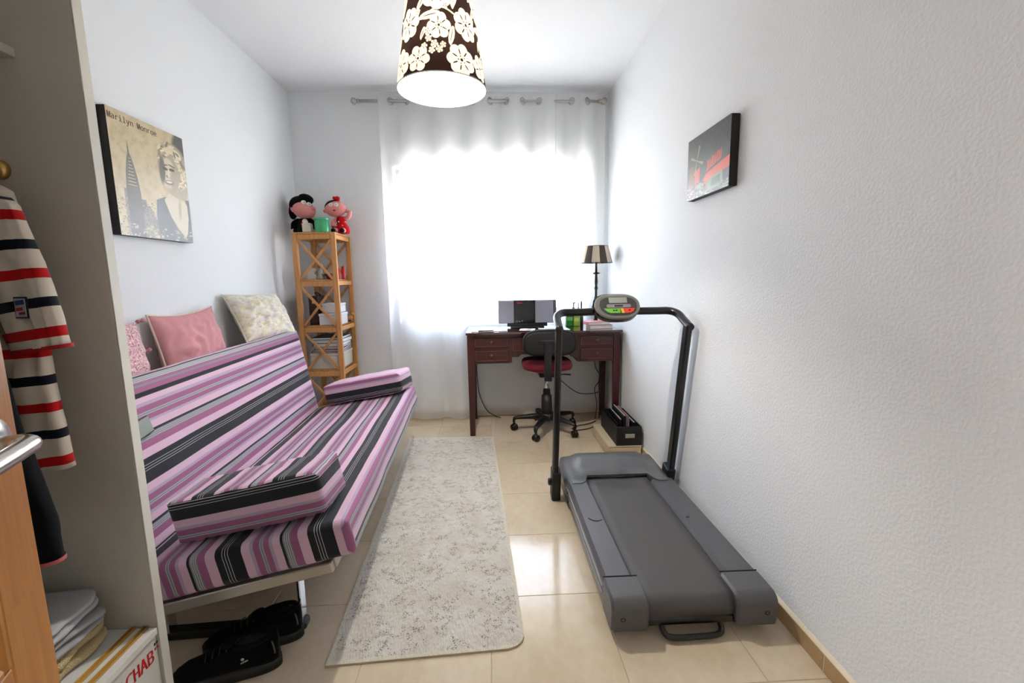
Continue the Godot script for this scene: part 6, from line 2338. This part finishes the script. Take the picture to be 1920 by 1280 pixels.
# ---------------------------------------------------------------- things on the floor and the sofa
func build_floor_items() -> void:
	# cream crate under the black disc box
	var cr := thing("cream_box", "low cream box on the floor under the black file box", "box", Vector3(0.805, 0, -2.85))
	obj("body", MB.new().box(Vector3(0, 0.036, 0), Vector3(0.205, 0.072, 0.43), 0.003), mat(Color(0.80, 0.73, 0.60), 0.5), cr)
	obj("lid", MB.new().box(Vector3(0, 0.0765, 0), Vector3(0.209, 0.008, 0.434), 0.002), mat(Color(0.82, 0.76, 0.64), 0.5), cr)
	var c := Vector3(0.828, 0.081, -2.835)
	var f := thing("file_box", "black open file box with a metal label holder on the floor", "box", c)
	var bm: Material = M.black_plastic
	var w := 0.155
	var l := 0.40
	var h := 0.115
	var wallp := MB.new()
	obj("base", MB.new().box(Vector3(0, 0.003, 0), Vector3(w, 0.006, l), 0.001), bm, f)
	for s in [-1, 1]:
		obj("side", MB.new().box(Vector3(s * (w / 2 - 0.003), h / 2 + 0.006, 0), Vector3(0.006, h, l), 0.001), bm, f)
		obj("end_wall", MB.new().box(Vector3(0, h / 2 + 0.006, s * (l / 2 - 0.003)), Vector3(w - 0.012, h, 0.006), 0.001), bm, f)
	var lp := MB.new()
	lp.box(Vector3(0.005, 0.062, l / 2 + 0.001), Vector3(0.060, 0.027, 0.002), 0.0005)
	obj("label_holder", lp, M.steel, f)
	obj("label_card", MB.new().box(Vector3(0.005, 0.062, l / 2 + 0.0024), Vector3(0.052, 0.019, 0.0008), 0.0), mat(Color(0.66, 0.63, 0.55), 0.7), f)
	var ds := [["black disc case standing in the file box nearest the room", -0.052, 0.112, Color(0.06, 0.06, 0.065), 0.0], ["black album with white page edges in the file box", -0.030, 0.135, Color(0.05, 0.05, 0.055), 1.0], ["tall black album with white page edges in the file box", -0.006, 0.158, Color(0.06, 0.065, 0.075), 1.0], ["mauve booklet standing in the file box", 0.010, 0.15, Color(0.50, 0.36, 0.40), 0.0], ["dusty pink booklet standing in the file box", 0.022, 0.152, Color(0.56, 0.42, 0.44), 0.0], ["slim black case with a pale edge by the wall in the file box", 0.056, 0.113, Color(0.05, 0.06, 0.06), 1.0]]
	for d in ds:
		var t := thing("album", d[0], "album", c + Vector3(d[1], 0.0065, -0.012), 0.0, "albums in the file box")
		var th := 0.015 if d[4] > 0.5 else 0.009
		var ll := 0.26 if d[4] > 0.5 else 0.25
		obj("cover", MB.new().box(Vector3(0, d[2] / 2, 0), Vector3(th, d[2], ll), 0.001), mat(d[3], 0.4), t)
		if d[4] > 0.5:
			obj("page_edge", MB.new().box(Vector3(th * 0.18, d[2] + 0.0003, 0), Vector3(th * 0.28, 0.002, ll - 0.004), 0.0003), mat(Color(0.82, 0.80, 0.80), 0.6), t)
		else:
			obj("spine_strip", MB.new().box(Vector3(0, d[2] / 2, ll / 2 + 0.0004), Vector3(th * 0.7, d[2] - 0.01, 0.001), 0.0), mat(d[3].lightened(0.15), 0.4), t)

	# black trainers under the sofa
	shoe("black fabric trainer with a small white logo, nearer the camera", Vector3(-0.785, 0, -1.192), 0.22, true)
	shoe("black fabric trainer further under the sofa beside its pair", Vector3(-0.765, 0, -1.302), 0.20, false)

	# thin notebook lying against the sofa backrest, mostly behind the wardrobe side
	var bd := Vector3(0.183, -0.983, 0).normalized()
	var bn := Vector3(0.983, 0.183, 0).normalized()
	var tb := thing("notebook", "thin grey notebook against the sofa backrest beside the wardrobe edge", "notebook")
	tb.transform = Transform3D(Basis(Vector3.UP, SOFA_TURN), SOFA_AT) * Transform3D(Basis(bn, -bd, bn.cross(-bd)) * Basis(Vector3.RIGHT, 0.12), Vector3(-0.715, 0.822, -0.155) + bd * 0.172 + bn * 0.007)
	obj("cover", MB.new().box(Vector3(0, 0, 0), Vector3(0.008, 0.058, 0.21), 0.0015), mat(Color(0.13, 0.14, 0.14), 0.6), tb)
	obj("front_sheet", MB.new().box(Vector3(0.005, 0.002, 0), Vector3(0.003, 0.052, 0.205), 0.001), mat(Color(0.50, 0.54, 0.51), 0.4), tb)

	# cables under the desk
	var rub := mat(Color(0.05, 0.048, 0.045), 0.5)
	cable("black cable sagging behind the office chair to the desk leg", [Vector3(0.43, 0.53, -3.50), Vector3(0.45, 0.40, -3.46), Vector3(0.54, 0.31, -3.42), Vector3(0.66, 0.22, -3.42), Vector3(0.78, 0.20, -3.46), Vector3(0.845, 0.21, -3.47)], rub)
	cable("black cables hanging in a bunch beside the back desk leg", [Vector3(0.80, 0.52, -3.47), Vector3(0.805, 0.42, -3.46), Vector3(0.845, 0.33, -3.45), Vector3(0.80, 0.24, -3.45), Vector3(0.815, 0.12, -3.44), Vector3(0.80, 0.005, -3.42)], rub)
	cable("thin dark cable dropping from the desk drawer beside the bunch", [Vector3(0.83, 0.52, -3.46), Vector3(0.838, 0.40, -3.44), Vector3(0.83, 0.28, -3.44), Vector3(0.842, 0.14, -3.44), Vector3(0.83, 0.006, -3.43)], rub)
	cable("brown cable lying in a loop on the floor beside the file box", [Vector3(0.76, 0.006, -3.24), Vector3(0.68, 0.006, -3.18), Vector3(0.60, 0.006, -3.16), Vector3(0.575, 0.006, -3.20), Vector3(0.63, 0.006, -3.26), Vector3(0.72, 0.006, -3.30), Vector3(0.79, 0.006, -3.36)], mat(Color(0.16, 0.10, 0.06), 0.5))
	cable("dark cable hanging from the desk by the curtain and front leg", [Vector3(-0.13, 0.52, -3.42), Vector3(-0.125, 0.36, -3.40), Vector3(-0.11, 0.22, -3.42), Vector3(-0.06, 0.09, -3.46), Vector3(0.0, 0.03, -3.50), Vector3(0.05, 0.005, -3.52)], rub)


func cable(label: String, pts: Array, m: Material) -> void:
	var o := obj("cable", MB.new().tube(smooth_path(pts, 8), 0.0035, 7), m)
	tag(o, label, "cable", "cables under the desk")


func shoe(label: String, at: Vector3, turn: float, logo: bool) -> void:
	var t := thing("trainer", label, "shoe", at, turn, "pair of black trainers")
	# heel at +x, toe at -x
	var up := cloth_mat(Color(0.022, 0.022, 0.025), 0.85, 0.2)
	var so := mat(Color(0.03, 0.03, 0.032), 0.6)
	var st := [[-0.135, 0.012, 0.018, 0.030], [-0.128, 0.026, 0.018, 0.042], [-0.105, 0.040, 0.018, 0.054], [-0.06, 0.046, 0.018, 0.066], [-0.02, 0.043, 0.018, 0.082], [0.02, 0.038, 0.018, 0.092], [0.06, 0.036, 0.018, 0.092], [0.10, 0.035, 0.018, 0.096], [0.125, 0.030, 0.018, 0.104], [0.137, 0.016, 0.020, 0.104]]
	var rows := []
	for s in st:
		var row := []
		for j in 24:
			var a := TAU * j / 24
			var mid: float = (s[2] + s[3]) / 2
			var hh: float = (s[3] - s[2]) / 2
			var yy := signf(sin(a)) * pow(absf(sin(a)), 0.8)
			var wz: float = s[1] * signf(cos(a)) * pow(absf(cos(a)), 0.7)
			if yy > 0:
				wz *= 1.0 - 0.35 * yy
			row.append(Vector3(s[0], mid + yy * hh, wz))
		rows.append(row)
	obj("upper", MB.new().grid(rows, true, true), up, t)
	# sole
	var sr := []
	for e in [[0.0, 0.97], [0.006, 1.04], [0.020, 1.05], [0.028, 1.0]]:
		var row := []
		for j in 36:
			var a := TAU * j / 36
			var x := -cos(a) * 0.143
			var k := clampf((x + 0.143) / 0.286, 0, 1)
			var half := lerpf(0.046, 0.037, smoothstep(0.35, 0.75, k)) * sqrt(maxf(0.0, 1.0 - pow(absf(2.0 * k - 1.0), 4.0)))
			row.append(Vector3(x * (0.97 + 0.03 * e[1]), e[0] + (0.004 if k < 0.12 else 0.0) * (1.0 if e[0] < 0.01 else 0.0), (half if j < 18 else -half) * e[1]))
		sr.append(row)
	obj("sole", MB.new().grid(sr, true, true), so, t)
	# foot opening and tongue
	var op := []
	for k in 33:
		var a := TAU * k / 32
		op.append(Vector3(0.072 + cos(a) * 0.052, 0.096 + 0.010 * maxf(0.0, cos(a)) - 0.004 * maxf(0.0, -cos(a)), sin(a) * 0.026))
	obj("collar", MB.new().tube(op, 0.0075, 8, false), up, t)
	obj("lining", MB.new().ball(Vector3(0.072, 0.094, 0), Vector3(0.048, 0.006, 0.022), Basis(Vector3(0, 0, 1), 0.05), 6, 16), mat(Color(0.006, 0.006, 0.007), 0.9), t)
	obj("tongue", MB.new().ball(Vector3(0.012, 0.098, 0), Vector3(0.026, 0.008, 0.022), Basis(Vector3(0, 0, 1), 0.35), 8, 14), up, t)
	for k in 4:
		var x := -0.045 + k * 0.018
		obj("lace", MB.new().tube(smooth_path([Vector3(x, 0.070 + k * 0.006, 0.024), Vector3(x - 0.002, 0.081 + k * 0.006, 0.0), Vector3(x, 0.070 + k * 0.006, -0.024)], 4), 0.0022, 6), so, t)
	obj("pull_tab", MB.new().box(Vector3(0.134, 0.110, 0), Vector3(0.006, 0.022, 0.014), 0.002, Basis(Vector3(0, 0, 1), -0.2)), up, t)
	obj("heel_strip", MB.new().tube(smooth_path([Vector3(0.126, 0.092, 0.022), Vector3(0.131, 0.072, 0.026), Vector3(0.132, 0.056, 0.026)], 4), 0.0022, 6), mat(Color(0.30, 0.31, 0.32), 0.4), t)
	if logo:
		var lg := mat(Color(0.62, 0.62, 0.62), 0.4)
		obj("logo", MB.new().box(Vector3(0.056, 0.058, 0.0385), Vector3(0.020, 0.0035, 0.0012), 0.0, Basis(Vector3(0, 0, 1), 0.35)), lg, t, "small white logo bar")
		obj("logo", MB.new().lathe([Vector2(0, 0), Vector2(0.0045, 0), Vector2(0.0045, 0.0012), Vector2(0, 0.0012)], 10, Vector3(0.052, 0.066, 0.0375), Basis(Vector3.RIGHT, PI / 2)), lg, t)
